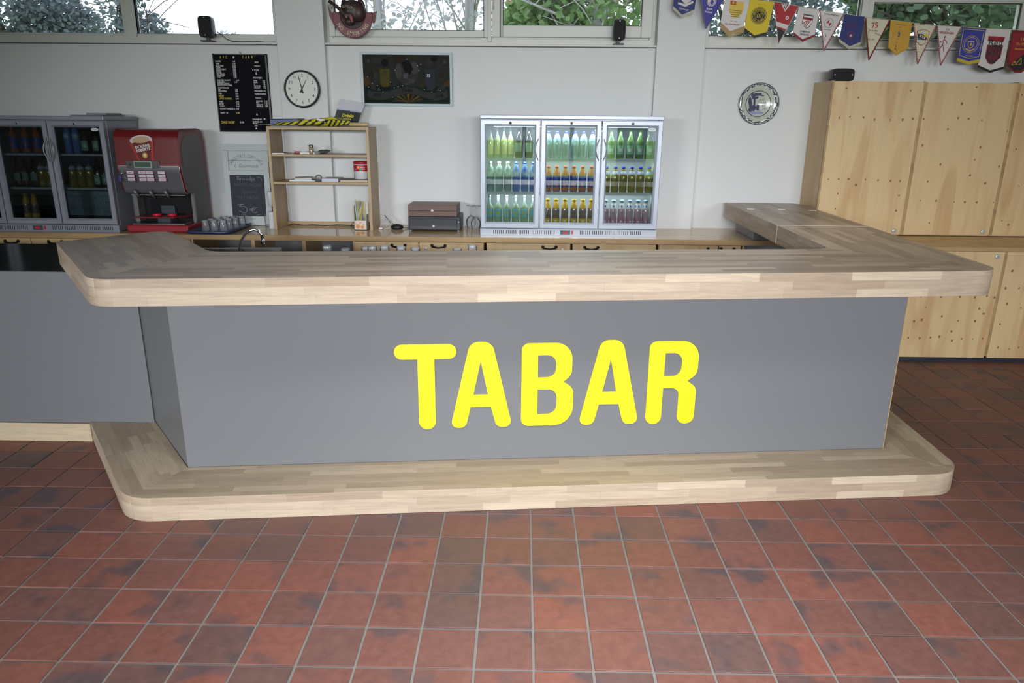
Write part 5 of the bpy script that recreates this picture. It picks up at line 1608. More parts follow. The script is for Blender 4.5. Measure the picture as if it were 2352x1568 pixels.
# ---- pennants on a cord
PY_ = 5.99
pn_pts = []
FAB = {}
def fab(n, c): return mat('pennant_' + n, c, 0.6, var=0.05, vscale=30)
def pennant(i, label, TL, TR, low, col, border=None, fringe=None, bw=0.012, trim=None):
    """TL, TR and the outline below (world x, z), tip last but between; low = list of points right to left"""
    cx, cz = (TL[0] + TR[0]) / 2, (TL[1] + TR[1]) / 2
    t = thing('pennant', label, 'pennant', (cx, PY_, cz), 0, 'club pennants hanging on the cord', True)
    out = [TR, TL] + list(reversed(low))
    loc = [(p[0] - cx, p[1] - cz) for p in out]
    b = MB()
    # gently waved cloth: subdivided fan between the top edge and the outline
    n = 9
    def lerp(a, c, s): return (a[0] + (c[0] - a[0]) * s, a[1] + (c[1] - a[1]) * s)
    L = [(p[0] - cx, p[1] - cz) for p in [TL] + list(reversed(low))[:]]
    if border:
        o2 = ccw(loc)
        m0 = Vector((sum(p[0] for p in o2) / len(o2), sum(p[1] for p in o2) / len(o2)))
        tri = len(low) == 1
        if tri:
            a, c, d = Vector((TL[0] - cx, TL[1] - cz)), Vector((TR[0] - cx, TR[1] - cz)), Vector((low[0][0] - cx, low[0][1] - cz))
            rp = MB()
            for p, q_ in ((a, d), (c, d)):
                pts = []
                k_ = int((q_ - p).length / .006)
                for k in range(k_ + 1):
                    s = p.lerp(q_, k / k_)
                    pts.append((s.x, s.y, .003))
                for k in range(k_):
                    rp.tube([pts[k], pts[k + 1]], bw * .42, 6, k % 2)
            rp.build('rope_border', border if isinstance(border, list) else [border, border], t)
            inner = loc
        else:
            plate(t, 'border', loc, -.0005, .0010, border)
            inner = [((p[0] - m0.x) * (1 - bw / .085) + m0.x, (p[1] - m0.y) * (1 - bw / .12) + m0.y) for p in loc]
        plate(t, 'cloth', inner, -.001 if tri else .0011, .0012 if tri else .0022, col)
    else:
        plate(t, 'cloth', loc, 0, .0022, col)
    if fringe:
        fm, fl = fringe
        lw = [(p[0] - cx, p[1] - cz) for p in low]
        fr__ = MB()
        for p, q_ in zip(lw, lw[1:]):
            k_ = max(2, int(math.hypot(q_[0] - p[0], q_[1] - p[1]) / .004))
            for k in range(k_):
                s0, s1 = lerp(p, q_, k / k_), lerp(p, q_, (k + .8) / k_)
                j = rnd.uniform(.85, 1.1)
                fr__.prism(ccw([s0, s1, (s1[0], s1[1] - fl * j), (s0[0], s0[1] - fl * j)]), .0008, .003)
        fr__.build('fringe', fm, t)
    t['_c'] = (cx, cz)
    del t['_c']
    return t, cx, cz
def lt_(t, s, size, x, z, m, rot=-.09, sx=.9, **k):
    return text(t, s, size, x, z, .0024, m, rot=rot, sx=sx, **k)
def shp(t, name, pts, m, z=.0022, th=.0006): return plate(t, name, pts, z, z + th, m)
def ring(t, cx, cy, r, w, m, z=.0023):
    b = MB()
    n = 24
    for k in range(n):
        a, c_ = 2 * PI * k / n, 2 * PI * (k + 1) / n
        b.prism(ccw([((r - w) * math.cos(a) + cx, (r - w) * math.sin(a) + cy), (r * math.cos(a) + cx, r * math.sin(a) + cy), (r * math.cos(c_) + cx, r * math.sin(c_) + cy), ((r - w) * math.cos(c_) + cx, (r - w) * math.sin(c_) + cy)]), z, z + .0005)
    return b.build('emblem_ring', m, t)
fW = fab('white', (212, 206, 206)); fC = fab('cream', (208, 202, 180)); fN = fab('navy', (34, 44, 110)); fR = fab('royal', (48, 58, 152)); fY = fab('yellow', (214, 188, 34)); fG = fab('gold', (196, 150, 48)); fRed = fab('red', (168, 34, 44)); fK = fab('black', (26, 26, 28)); fDR = fab('maroon', (140, 24, 36)); fBr = fab('brown', (104, 54, 32)); fVi = fab('violet', (60, 56, 150)); fGo = fab('gold_print', (206, 170, 70)); fPk = fab('rope_pale', (196, 160, 160)); fGr = fab('grey_rope', (150, 148, 166)); fFr = fab('gold_fringe', (178, 150, 100)); fCr = fab('cream_fringe', (196, 190, 172)); fYf = fab('yellow_fringe', (206, 182, 50))
t, cx, cz = pennant(1, 'navy shield pennant with a white crest, first from left', (1.125, 2.684), (1.290, 2.673), [(1.277, 2.518), (1.186, 2.481), (1.116, 2.541)], fN, fringe=(fCr, .022))
shp(t, 'crest', [(-.03, -.02), (.04, -.02), (.04, -.10), (.0, -.125), (-.03, -.10)], fW); shp(t, 'crest', [(-.018, -.03), (-.004, -.03), (-.004, -.09), (-.018, -.09)], fN, .0028); ring(t, .018, -.055, .02, .008, fN, .0028)
shp(t, 'scroll', [(-.055, -.110), (.0, -.125), (.055, -.100), (.058, -.115), (.0, -.142), (-.058, -.125)], fW); lt_(t, 'Edinburgh', .020, -.01, -.158, fW, -.2, shear=.3)
t, cx, cz = pennant(2, 'violet blue triangle pennant with a round white crest and rope edge', (1.311, 2.640), (1.507, 2.622), [(1.373, 2.386)], fVi, [fGr, fVi])
shp(t, 'crest', ellipse(-.01, -.055, .036, .036), fW); ring(t, -.01, -.055, .031, .003, fVi, .003); shp(t, 'crest', [(-.022, -.07), (-.005, -.035), (.01, -.06), (.0, -.08)], fVi, .003); lt_(t, 'Breda', .021, -.02, -.108, fW, bold=.0005); lt_(t, 'Holland', .019, -.024, -.130, fW, bold=.0005)
t, cx, cz = pennant(3, 'white shield pennant with a yellow shield and gold fringe', (1.502, 2.640), (1.691, 2.626), [(1.660, 2.406), (1.559, 2.369), (1.481, 2.432)], fW, fringe=(fFr, .046))
shp(t, 'crest', rpoly([(-.055, -.05), (.045, -.062), (.048, -.13, .05), (-.015, -.185, .03), (-.062, -.125, .05)], 6), fab('crest_yellow', (218, 188, 80))); shp(t, 'crest', [(-.055, -.05), (-.012, -.055), (-.012, -.083), (-.055, -.078)], fab('crest_rust', (168, 70, 30)), .003); shp(t, 'crest', ellipse(-.033, -.066, .009, .009), fGo, .0036)
wv = MB()
for k in range(4):
    stroke(wv, [(-.058 + .0115 * j, -.118 - .014 * k - .001 * j + .003 * (j % 2)) for j in range(9)][k // 2:9 - k // 2], .0035, .003, .0036)
wv.build('crest_waves', fab('crest_olive', (110, 96, 50)), t)
lt_(t, 'FOOTBALL LEAGUE', .014, .02, -.028, fDR, sx=.85); lt_(t, '1977 - 2007', .012, -.02, -.196, fDR); lt_(t, '25th ANNIVERSARY', .015, -.028, -.216, fDR, bold=.0004, shear=.2)
t, cx, cz = pennant(4, 'bright yellow pennant with a black ring crest and black fringe', (1.684, 2.590), (1.868, 2.576), [(1.838, 2.367), (1.744, 2.341), (1.664, 2.394)], fY, fringe=(fK, .020))
shp(t, 'crest', ellipse(-.013, -.105, .052, .052), fK); ring(t, -.013, -.105, .047, .002, fY, .003); shp(t, 'crest', ellipse(-.013, -.105, .031, .031), fY, .003); shp(t, 'crest', ellipse(-.013, -.105, .029, .029), fK, .0036); ring(t, -.013, -.105, .060, .003, fK)
for k in range(3): stroke_b = stroke(MB(), [(-.028 + .014 * k, -.118), (-.024 + .014 * k, -.095), (-.016 + .014 * k, -.092)], .004, .0042, .0048).build('crest_mark', fY, t)
for k, ch_ in enumerate('QUICKVOGELS'):
    a = math.radians(165 - 150 * k / 10); text(t, ch_, .012, -.013 + .039 * math.cos(a), -.105 + .039 * math.sin(a), .0032, fY, rot=a - PI / 2, bold=.0004)
for k, ch_ in enumerate('FC CHEMO'):
    a = math.radians(215 + 110 * k / 7); text(t, ch_, .012, -.013 + .039 * math.cos(a), -.105 + .039 * math.sin(a), .0032, fY, rot=a + PI / 2, bold=.0004)
lt_(t, 'VV DE VOGELS', .010, .0, -.028, fab('olive_print', (120, 108, 30))); lt_(t, 'www.vogels.nl', .009, -.018, -.178, fab('olive_print', (120, 108, 30))) if False else None
t, cx, cz = pennant(5, 'red white and black triangle pennant with a football', (1.866, 2.573), (2.054, 2.544), [(1.930, 2.279)], fRed, fW, bw=.006)
A_, B_, C_ = (-.094, .0145), (.094, -.0145), (-.030, -.28)
def on(s, e, f): return (s[0] + (e[0] - s[0]) * f, s[1] + (e[1] - s[1]) * f)
shp(t, 'white_band', [on(A_, C_, .45), on(B_, C_, .49), on(B_, C_, .60), on(A_, C_, .56)], fW); shp(t, 'black_point', [on(A_, C_, .60), on(B_, C_, .64), on(B_, C_, .90), on(A_, C_, .90)], fK); shp(t, 'white_v', [(-.04, .003), (.025, -.007), (-.005, -.052)], fW); shp(t, 'red_v', [(-.026, .002), (.012, -.005), (-.006, -.036)], fK, .003); shp(t, 'white_v', [(-.02, .002), (.006, -.004), (-.006, -.028)], fW, .0036)
shp(t, 'ball', ellipse(.016, -.094, .013, .013), fW); shp(t, 'ball_patch', ellipse(.016, -.094, .005, .005, 0, 5), fK, .003)
lt_(t, 'NIEUWERKERK', .0135, -.019, -.143, fab('grey_print', (90, 80, 84)), -.13, sx=.85); lt_(t, 'OPGERICHT', .011, -.022, -.178, fW, -.13, sx=.85); lt_(t, '1928', .011, -.024, -.195, fW, -.13)
t, cx, cz = pennant(6, 'white shield pennant with a striped crest and red fringe', (2.056, 2.541), (2.211, 2.521), [(2.197, 2.352), (2.109, 2.317), (2.031, 2.369)], fW, fringe=(fDR, .018))
shp(t, 'crest', rpoly([(-.036, -.036), (.038, -.048), (.036, -.10, .03), (.0, -.148, .02), (-.044, -.105, .03)], 6), fK); shp(t, 'crest', rpoly([(-.033, -.039), (.035, -.050), (.033, -.10, .03), (.0, -.143, .02), (-.041, -.105, .03)], 6), fab('crest_white', (222, 222, 220)), .003)
shp(t, 'crest_band', [(-.036, -.058), (.036, -.068), (.035, -.084), (-.038, -.074)], fDR, .0036); shp(t, 'crest_band', [(-.034, -.040), (.034, -.050), (.034, -.056), (-.034, -.047)], fab('crest_teal', (40, 66, 66)), .0036)
s_ = MB()
for k in range(3): stroke(s_, [(-.036 + .012 * k, -.105 - .010 * k), (-.004 + .012 * k, -.084)], .006, .0036, .0042)
s_.build('crest_stripes', fDR, t)
for x, y in ((.012, -.122), (.022, -.11), (.004, -.132)): star(t, x, y, .005, .0036, fDR)
lt_(t, 'LIVERPOOL', .0165, -.012, -.162, fK, -.11, bold=.0006); lt_(t, 'ENGLAND', .0165, -.012, -.182, fK, -.11, bold=.0006)
t, cx, cz = pennant(7, 'white triangle pennant with red rope and a red quartered crest', (2.213, 2.518), (2.397, 2.495), [(2.280, 2.236)], fW, [fDR, fPk])
ring(t, -.012, -.075, .034, .002, fab('grey_print', (90, 80, 84))); shp(t, 'crest', [(-.012, -.075), (-.012, -.050), (-.033, -.075)], fRed); shp(t, 'crest', [(-.012, -.075), (.012, -.075), (-.008, -.10)], fRed)
lt_(t, 'VOETBALVERENIGING', .0125, .0, -.018, INK, -.12, sx=.9); lt_(t, 'SPARTA RIJN', .010, -.018, -.122, fab('grey_print', (90, 80, 84)), -.12); stroke(MB(), [(-.03, -.15), (-.022, -.165), (-.03, -.18), (-.022, -.19), (-.034, -.20)], .003, .0022, .0028).build('player_sketch', INK, t)
t, cx, cz = pennant(8, 'dark blue shield pennant with red print and white fringe', (2.403, 2.493), (2.556, 2.477), [(2.548, 2.302), (2.470, 2.269), (2.384, 2.323)], fN, fringe=(fCr, .020))
lt_(t, 'CFC 24', .014, -.008, -.062, fDR); lt_(t, 'Amersfoort Hooglanderveen', .0105, -.008, -.078, fDR, sx=.8); shp(t, 'emblem', ellipse(-.012, -.135, .026, .026), fDR); shp(t, 'emblem', ellipse(-.012, -.135, .022, .022), fN, .003); shp(t, 'emblem_flower', ellipse(-.012, -.14, .009, .009, 0, 6), fCr, .0036); lt_(t, '1924', .010, -.014, -.165, fDR)
t, cx, cz = pennant(9, 'cream triangle pennant with brown rope and a red 75', (2.562, 2.469), (2.744, 2.453), [(2.629, 2.173)], fC, [fBr, fDR])
lt_(t, '75', .056, -.014, -.045, fab('red_number', (160, 54, 44)), .12, bold=.001); lt_(t, 'A.V. PIT', .019, -.018, -.082, INK, -.1); lt_(t, 'Noordwijk', .012, .018, -.105, INK, -.35); lt_(t, '1922 - 1997', .013, -.03, -.142, INK, -.06); stroke(MB(), [(-.06, -.065), (-.05, -.08), (-.055, -.095)], .003, .0022, .0028).build('player_sketch', fDR, t)
t, cx, cz = pennant(10, 'gold orange shield pennant with blue print', (2.752, 2.453), (2.915, 2.439), [(2.913, 2.263), (2.833, 2.216), (2.763, 2.271)], fG, fringe=(fG, .008))
BP = fab('blue_print', (58, 66, 110)); lt_(t, 'INTERNATIONAAL', .011, -.0, -.024, BP, -.07, sx=.9); lt_(t, '2003', .011, -.004, -.040, BP, -.07); shp(t, 'lion', [(-.014, -.075), (-.004, -.07), (.004, -.085), (.0, -.105), (-.014, -.11), (-.008, -.095)], BP)
for k in range(11):
    a = math.radians(195 - 210 * k / 10); text(t, 'EREDIVISIECLUB'[k], .0115, -.008 + .037 * math.cos(a), -.098 + .037 * math.sin(a), .0024, BP, rot=a - PI / 2)
lt_(t, '1894', .011, -.012, -.122, BP, -.07); lt_(t, '2003', .011, -.014, -.145, BP, -.07); stroke(MB(), [(-.02, -.165), (-.012, -.175), (-.022, -.195), (-.012, -.19), (-.004, -.205)], .0035, .0022, .0028).build('player_sketch', BP, t)
t, cx, cz = pennant(11, 'cream triangle pennant with red rope and a small framed XXX shield', (2.928, 2.430), (3.098, 2.417), [(3.002, 2.148)], fC, [fDR, fPk])
shp(t, 'crest', rpoly([(-.052, -.042), (-.005, -.028, .03), (.042, -.046), (.038, -.12, .02), (-.008, -.148, .02), (-.05, -.115, .02)], 6), fDR); shp(t, 'crest', rpoly([(-.048, -.045), (-.005, -.032, .03), (.038, -.049), (.034, -.118, .02), (-.008, -.143, .02), (-.046, -.113, .02)], 6), fC, .003)
shp(t, 'flag', [(-.044, -.062), (.030, -.066), (.028, -.106), (-.043, -.104)], fK, .0036); shp(t, 'flag', [(-.012, -.063), (.030, -.066), (.029, -.09)], fY, .0042); shp(t, 'flag', [(-.043, -.085), (-.043, -.104), (.0, -.105)], fab('flag_blue', (36, 90, 130)), .0042); text(t, 'XXX', .023, -.006, -.084, .005, fW, rot=-.42, bold=.0008)
t, cx, cz = pennant(12, 'white triangle pennant with red rope and a red footballer', (3.105, 2.417), (3.288, 2.410), [(3.179, 2.140)], fW, [fDR, fPk])
lt_(t, 'V.V.', .022, -.008, -.022, fDR, -.05, bold=.0005); lt_(t, 'HEKELINGEN', .021, -.012, -.045, fDR, -.05, sx=.88, bold=.0005); pl_f = MB()
for q_ in ([(-.02, -.075), (-.022, -.095), (-.028, -.125), (-.018, -.15), (-.012, -.175)], [(-.024, -.095), (-.045, -.11), (-.05, -.10)], [(-.022, -.092), (-.002, -.105), (.002, -.12)], [(-.028, -.125), (-.038, -.145), (-.05, -.17)]): stroke(pl_f, q_, .005, .0022, .0028)
pl_f.prism(ellipse(-.02, -.072, .007, .007, 0, 8), .0022, .0028); pl_f.build('footballer', fab('red_sketch', (160, 70, 84)), t)
t, cx, cz = pennant(13, 'blue shield pennant with gold rim, round gold crest and yellow fringe', (3.294, 2.407), (3.472, 2.397), [(3.469, 2.187), (3.386, 2.170), (3.297, 2.195)], fR, fringe=(fYf, .024))
bl = MB(); stroke(bl, [(-.078, -.005), (.078, -.014), (.074, -.196), (.003, -.212), (-.076, -.188), (-.078, -.005)], .004, .0022, .0028); bl.build('gold_line', fGo, t)
ring(t, -.004, -.112, .062, .003, fGo); ring(t, -.004, -.112, .050, .003, fGo); shp(t, 'crest', [(-.028, -.088), (.02, -.090), (.018, -.125), (-.004, -.145), (-.026, -.122)], fGo, .0024); shp(t, 'crest', [(-.022, -.093), (.015, -.095), (.013, -.123), (-.004, -.137), (-.021, -.12)], fR, .0031); shp(t, 'crest', ellipse(-.004, -.112, .007, .011), fGo, .0038); shp(t, 'crest_scroll', [(-.034, -.138), (-.004, -.152), (.028, -.140), (.026, -.148), (-.004, -.160), (-.034, -.146)], fGo, .0031); lt_(t, 'De Treffers', .014, .0, -.194, fGo, -.06, shear=.3)
t, cx, cz = pennant(14, 'white shield pennant with a red and black striped crest and black fringe', (3.477, 2.400), (3.661, 2.395), [(3.660, 2.135), (3.561, 2.107), (3.462, 2.145)], fW, fringe=(fK, .018))
shp(t, 'crest', [(-.068, -.048), (.058, -.052), (.052, -.088), (-.066, -.084)], fDR); shp(t, 'crest', rpoly([(-.064, -.11), (.056, -.112), (.05, -.20, .05), (-.01, -.268, .055), (-.066, -.20, .05)], 8), fDR); shp(t, 'crest', rpoly([(-.058, -.114), (.050, -.116), (.044, -.20, .05), (-.01, -.26, .055), (-.06, -.20, .05)], 8), fab('crest_dark', (54, 32, 46)), .003)
cs_ = MB()
for k in range(6): stroke(cs_, [(-.052 + .02 * k, -.12 - .004 * k), (-.062 + .022 * k, -.15 - .01 * k)], .007, .0036, .0042); stroke(cs_, [(-.05 + .016 * k, -.18), (-.046 + .014 * k, -.215)], .006, .0036, .0042)
cs_.build('crest_stripes', fDR, t)
lt_(t, 'EUROPE', .011, .016, -.056, fGo, -.04, bold=.0003); text(t, 'Red', .062, -.006, -.095, .0045, INK, rot=-.03, sx=1.1); lt_(t, 'Champions', .011, -.008, -.238, fGo, -.02)
t, cx, cz = pennant(15, 'dark red round-bottomed pennant cut by the right picture edge', (3.672, 2.392), (3.858, 2.385), [(3.872, 2.19), (3.850, 2.13), (3.80, 2.09), (3.748, 2.092), (3.698, 2.13), (3.673, 2.192)], fDR, fab('maroon_rim', (112, 18, 30)), bw=.010)
lt_(t, 'S.V.', .030, .0, -.062, fGo, -.03); lt_(t, 'De Meer', .027, .0, -.095, fGo, -.03, sx=.9); lt_(t, 'Amsterdam', .025, .0, -.128, fGo, -.03, sx=.85); shp(t, 'black_point', [(-.07, -.245), (.045, -.15), (.08, -.18), (.07, -.25), (.03, -.278), (-.02, -.282)], fK, .0024)
ln_ = MB(); stroke(ln_, [(-.05, -.235), (-.03, -.215), (-.02, -.235), (.0, -.21), (.012, -.19), (.016, -.21), (.02, -.235), (.0, -.24), (-.05, -.242)], .005, .0031, .0037); ln_.build('lion_outline', fGo, t)
shp(t, 'top_band', [(-.095, .004), (.095, -.004), (.095, -.020), (-.095, -.013)], fab('maroon_rim', (112, 18, 30)), .0024)
co = thing('bunting_cord', 'thin white cord that the club pennants hang from', 'cord', (2.4, PY_, 2.5))
tops = [(0.9, 2.735), (1.125, 2.684), (1.30, 2.655), (1.51, 2.63), (1.69, 2.605), (1.868, 2.577), (2.056, 2.543), (2.212, 2.521), (2.40, 2.495), (2.56, 2.473), (2.748, 2.454), (2.92, 2.436), (3.10, 2.418), (3.29, 2.409), (3.474, 2.399), (3.665, 2.394), (3.86, 2.388), (4.05, 2.40)]
MB().tube([(x, PY_, z + .002) for x, z in tops], .0022, 6).build('cord', fCr, co, world=True)

# ================================================================== SMALL THINGS
TUMB = glass_mat('tumbler_glass', (250, 251, 252), 1.22, rough=.05, body=0.10, bodycol=(236, 240, 246))
def tumbler(x, y, z, r, h_, label, group, flip=True, name='tumbler'):
    t = thing(name, label, 'glass', (x, y, z), 0, group)
    k_ = 1 if flip else -1
    ra, rb_ = (r, r * .84) if flip else (r * .78, r)
    b = MB()
    b.lathe([(ra, 0), (rb_, h_ - .006), (rb_ * .94, h_)] if flip else [(ra * .94, 0), (ra, .006), (rb_, h_)], 18, caps=False)
    b.build('wall', TUMB, t)
    zb_ = h_ - .014 if flip else .002
    rr = rb_ if flip else ra
    MB().lathe([(rr * .93, zb_), (rr * .97, zb_ + .004), (rr * .92, zb_ + .012)], 18).build('glass_base', glass_mat('thick_glass', (236, 240, 246), 1.4, rough=.05, body=.30, bodycol=(226, 232, 242)), t)
    return t
# blue tray with upturned glasses
tr = thing('tray', 'dark blue serving tray right of the coffee machine', 'tray', (-2.375, 5.78, WT + .0005), .0)
def tr_out(s, z):
    return [(x * s, y * s, z) for x, y in rpoly([(-.185, -.285, .05), (.165, -.285, .05), (.165, .24, .05), (-.13, .24, .05)], 5)]
b = MB()
o0, o1, o2, o3 = tr_out(.93, 0), tr_out(1.0, .022), tr_out(.985, .0225), tr_out(.90, .006)
q_ = [b.add(o) for o in (o0, o1, o2, o3)]
n_ = len(o0)
for i in range(3):
    for k in range(n_):
        l = (k + 1) % n_
        b.face([q_[i] + k, q_[i] + l, q_[i + 1] + l, q_[i + 1] + k], 0, True)
b.face([q_[3] + k for k in range(n_)]); b.face([q_[0] + k for k in reversed(range(n_))])
b.build('tray_body', mat('tray_blue', (40, 58, 98), 0.4), tr)
gp = [(-2.455, 5.66), (-2.385, 5.655), (-2.318, 5.665), (-2.44, 5.735), (-2.37, 5.73), (-2.302, 5.74), (-2.42, 5.81), (-2.35, 5.81), (-2.282, 5.82), (-2.395, 5.885), (-2.325, 5.89), (-2.262, 5.90)]
rows_ = ['front row', 'second row', 'third row', 'rear row']; cols_ = ['left', 'middle', 'right']
for i, (x, y) in enumerate(gp):
    tumbler(x, y, WT + .0072,   .032, .083 + .002 * (i % 2), 'upturned clear tumbler on the blue tray, %s, %s' % (rows_[i // 3], cols_[i % 3]), 'upturned tumblers on the blue tray')
tumbler(-2.082, 6.0, WT + .0005, .031, .092, 'single clear tumbler standing in front of the chalkboard', None, False)
# upturned glasses behind the bar top
gl = [(-1.035, 3.86, .163, 'leftmost, left of the black handles'), (-.938, 3.86, .150, 'second from left'), (-.832, 3.88, .158, 'third from left'), (-.790, 3.84, .166, 'fourth from left'), (-.730, 3.87, .163, 'fifth from left'), (-.640, 3.86, .163, 'sixth from left'), (-.565, 3.87, .155, 'seventh from left, next to the white lock'), (-.342, 3.87, .154, 'second from right, half sunk'), (-.262, 3.88, .172, 'rightmost, stacked highest')]
for x, y, h_, lab in gl:
    tumbler(x, y, .9005, .030, h_, 'upturned glass just showing over the bar top, ' + lab, 'upturned glasses behind the bar top')
# chalkboard
cb = thing('chalkboard', 'white framed standing chalkboard with chalk writing left of the pine shelf', 'chalkboard', (-2.235, 6.03, WT + .001), 0, None, True)
cb.rotation_euler = (PI / 2 - .045, 0, 0)
WW = mat('whitewashed_wood', (186, 194, 196), 0.7, var=.08, vscale=14); GAP = mat('wood_gap', (84, 86, 84), .8)
for nm, q in (('stile', (-.185, -.140, 0, .60)), ('stile', (.140, .185, 0, .60)), ('top_rail', (-.190, .190, .595, .645)), ('rail', (-.140, .140, .405, .440)), ('bottom_rail', (-.140, .140, 0, .075))):
    MB().box(q[0], q[1], q[2], q[3], 0, .022).build(nm, WW, cb, bevel=.001)
for a, c in ((.440, .515), (.517, .594)):
    MB().box(-.139, .139, a + .001, c, .002, .014).build('plank', WW, cb, bevel=.001)
MB().box(-.14, .14, .0, .60, -.002, .002).build('backing', GAP, cb)
MB().box(-.139, .139, .076, .404, .002, .012).build('slate', mat('chalkboard_slate', (40, 44, 56), .7, var=.15, vscale=9), cb)
PNT = mat('grey_script_paint', (84, 90, 90), .7); CHK = mat('chalk', (150, 152, 158), .9); CHKD = mat('faint_chalk', (92, 96, 106), .9)
w_ = 'CHARCUTERIE-CONFISERIE'
for k, ch_ in enumerate(w_):
    a = math.radians(152 - 124 * k / (len(w_) - 1))
    text(cb, ch_, .036, .143 * math.cos(a), .430 + .125 * math.sin(a), .0145, PNT, rot=(a - PI / 2) * .8, sx=.42)
text(cb, 'L. Gourmands', .040, .0, .475, .0145, PNT, shear=.35, sx=.85, bold=-.0004)
text(cb, 'PATISSERIE', .024, .0, .052, .0225, mat('faint_paint', (150, 158, 158), .8), sx=.9)
for s, x, z, sz, m_ in (('Broodje', -.01, .375, .046, CHK), ('HAMBURGER', .0, .325, .038, CHKD), ('Speciaal', .01, .272, .040, CHKD), ('MET PATAT', .0, .222, .036, CHKD)):
    text(cb, s, sz, x, z, .0125, m_, bold=-.0006, rot=-.03)
b = MB()
stroke(b, [(-.095, .166), (-.045, .172), (-.068, .168), (-.080, .150), (-.04, .153), (-.022, .138), (-.020, .118), (-.035, .102), (-.062, .104), (-.085, .118)], .0035, .0122, .0130)
stroke(b, [(.065, .140), (.045, .150), (.025, .140), (.018, .122), (.028, .106), (.05, .102), (.062, .110)], .003, .0122, .0130); stroke(b, [(.0, .131), (.05, .133)], .003, .0122, .0130); stroke(b, [(.0, .122), (.045, .123)], .003, .0122, .0130)
stroke(b, [(-.07, .092), (-.04, .082), (-.02, .076)], .002, .0122, .0128); stroke(b, [(.05, .08), (.09, .092)], .002, .0122, .0128); stroke(b, [(.08, .39), (.11, .385), (.12, .36)], .002, .0122, .0128)
b.build('chalk_price', CHK, cb)
# white cup stack
cu = thing('cup_stack', 'tall stack of white paper cups against the pine shelf', 'cups', (-2.002, 5.87, WT))
b = MB()
z = 0
for k in range(17):
    b.lathe([(.0285, z), (.0300, z + .0076), (.0296, z + .0078)], 14)
    z += .0078
b.build('cups', mat('paper_cup_white', (214, 216, 222), .6), cu)
MB().lathe([(.019, 0), (.024, .11), (.025, .113)], 14, (0, 0, z + .045)).build('upper_cups', mat('paper_cup_white', (214, 216, 222), .6), cu)

# ---- on the pine shelves
S1, S2, S3 = 1.4455, 1.2365, 1.6525
def sheet(name, label, cat, x, y, z, w, d, t_, m, rz=0.0, parts=None):
    r = thing(name, label, cat, (x, y, z), rz)
    MB().box(-w / 2, w / 2, -d / 2, d / 2, 0, t_).build('pages' if parts else 'sheets', m, r, bevel=.0008)
    if parts: parts(r)
    return r
sheet('notepad', 'white notepad at the left end of the upper pine shelf', 'notepad', -1.895, 5.865, S1, .095, .13, .009, PAPER, .05, lambda r: MB().box(-.0485, .0485, -.066, .066, .0092, .011).build('cover', mat('notepad_cover', (120, 80, 92), .6), r))
kr = thing('keys', 'bunch of keys with a red fob on the upper pine shelf', 'keys', (-1.765, 5.85, S1))
MB().box(-.01, .045, -.015, .015, .0, .020).build('fob', mat('fob_red', (126, 32, 36), .4), kr, bevel=.005)
b = MB(); b.tube([(-.015 + .013 * math.cos(2 * PI * k / 12), .0, .014 + .013 * math.sin(2 * PI * k / 12)) for k in range(13)], .0012, 5)
b.box(-.055, -.015, -.004, .004, .002, .005).box(-.06, -.02, .006, .014, .001, .004); b.build('key_ring', CHROME, kr)
sheet('paper_stack', 'loose white papers beside the spice jar on the upper pine shelf', 'papers', -1.655, 5.90, S1, .12, .17, .016, PAPER, -.15)
jr = thing('spice_jar', 'small glass jar with chrome lid on the upper pine shelf', 'jar', (-1.633, 5.815, S1))
MB().lathe([(.017, 0), (.0185, .004), (.0185, .048), (.015, .054)], 14).build('jar_body', mat('jar_contents', (150, 132, 106), .25, coat=.4, var=.25, vscale=120), jr)
MB().lathe([(.017, .052), (.0185, .056), (.0185, .066), (.015, .072)], 14).build('lid', CHROME, jr)
MB().box(-.03, -.015, -.006, .006, .058, .070).build('lid_flap', CHROME, jr)
gv = thing('glove', 'crumpled dark glove lying behind the spice jar', 'glove', (-1.572, 5.92, S1))
b = MB(); b.ball((0, 0, .016), .04, .03, .016); b.ball((.03, .0, .022), .018, .016, .012); b.ball((.046, .01, .024), .010, .008, .006); b.build('cloth', mat('dark_cloth', (72, 76, 82), .9), gv)
sheet('paper_stack', 'crinkled white papers at the left of the lower pine shelf', 'papers', -1.735, 5.92, S2, .20, .16, .012, PAPER, .08, lambda r: MB().box(-.07, .06, -.06, .07, .0125, .026).build('pages', mat('grey_white_paper', (204, 208, 208), .8), r, rot=(.03, -.04, .12)))
bc = thing('tape_holder', 'dark clip ring standing on the lower pine shelf', 'clip', (-1.595, 5.83, S2))
b = MB(); b.tube([(.024 * math.cos(2 * PI * k / 18), 0, .027 + .024 * math.sin(2 * PI * k / 18)) for k in range(19)], .0045, 7); b.build('ring', mat('clip_grey', (86, 88, 92), .35, metal=.4), bc)
MB().box(-.05, -.02, -.008, .008, .010, .020).box(.02, .055, -.008, .008, .014, .024).build('arms', BLACK, bc, bevel=.002)
sheet('paper_stack', 'neat stack of white papers beside the brown notebook', 'papers', -1.50, 5.89, S2, .13, .18, .027, mat('paper_edge', (206, 206, 216), .7), .0)
sheet('notebook', 'dark brown notebook lying on the lower pine shelf', 'notebook', -1.318, 5.895, S2, .215, .17, .016, mat('page_edge_cream', (196, 184, 160), .7), .03, lambda r: MB().box(-.11, .11, -.088, .088, .0162, .0195).build('cover', mat('notebook_brown', (78, 46, 42), .5), r))
ct = thing('candy_tub', 'round clear candy tub with a red label on the brown notebook', 'tub', (-1.270, 5.905, S2 + .0198))
MB().lathe([(.058, 0), (.062, .006), (.062, .115), (.058, .12)], 22).build('tub', mat('tub_white_sweets', (206, 210, 212), .35, var=.12, vscale=90, coat=.4), ct)
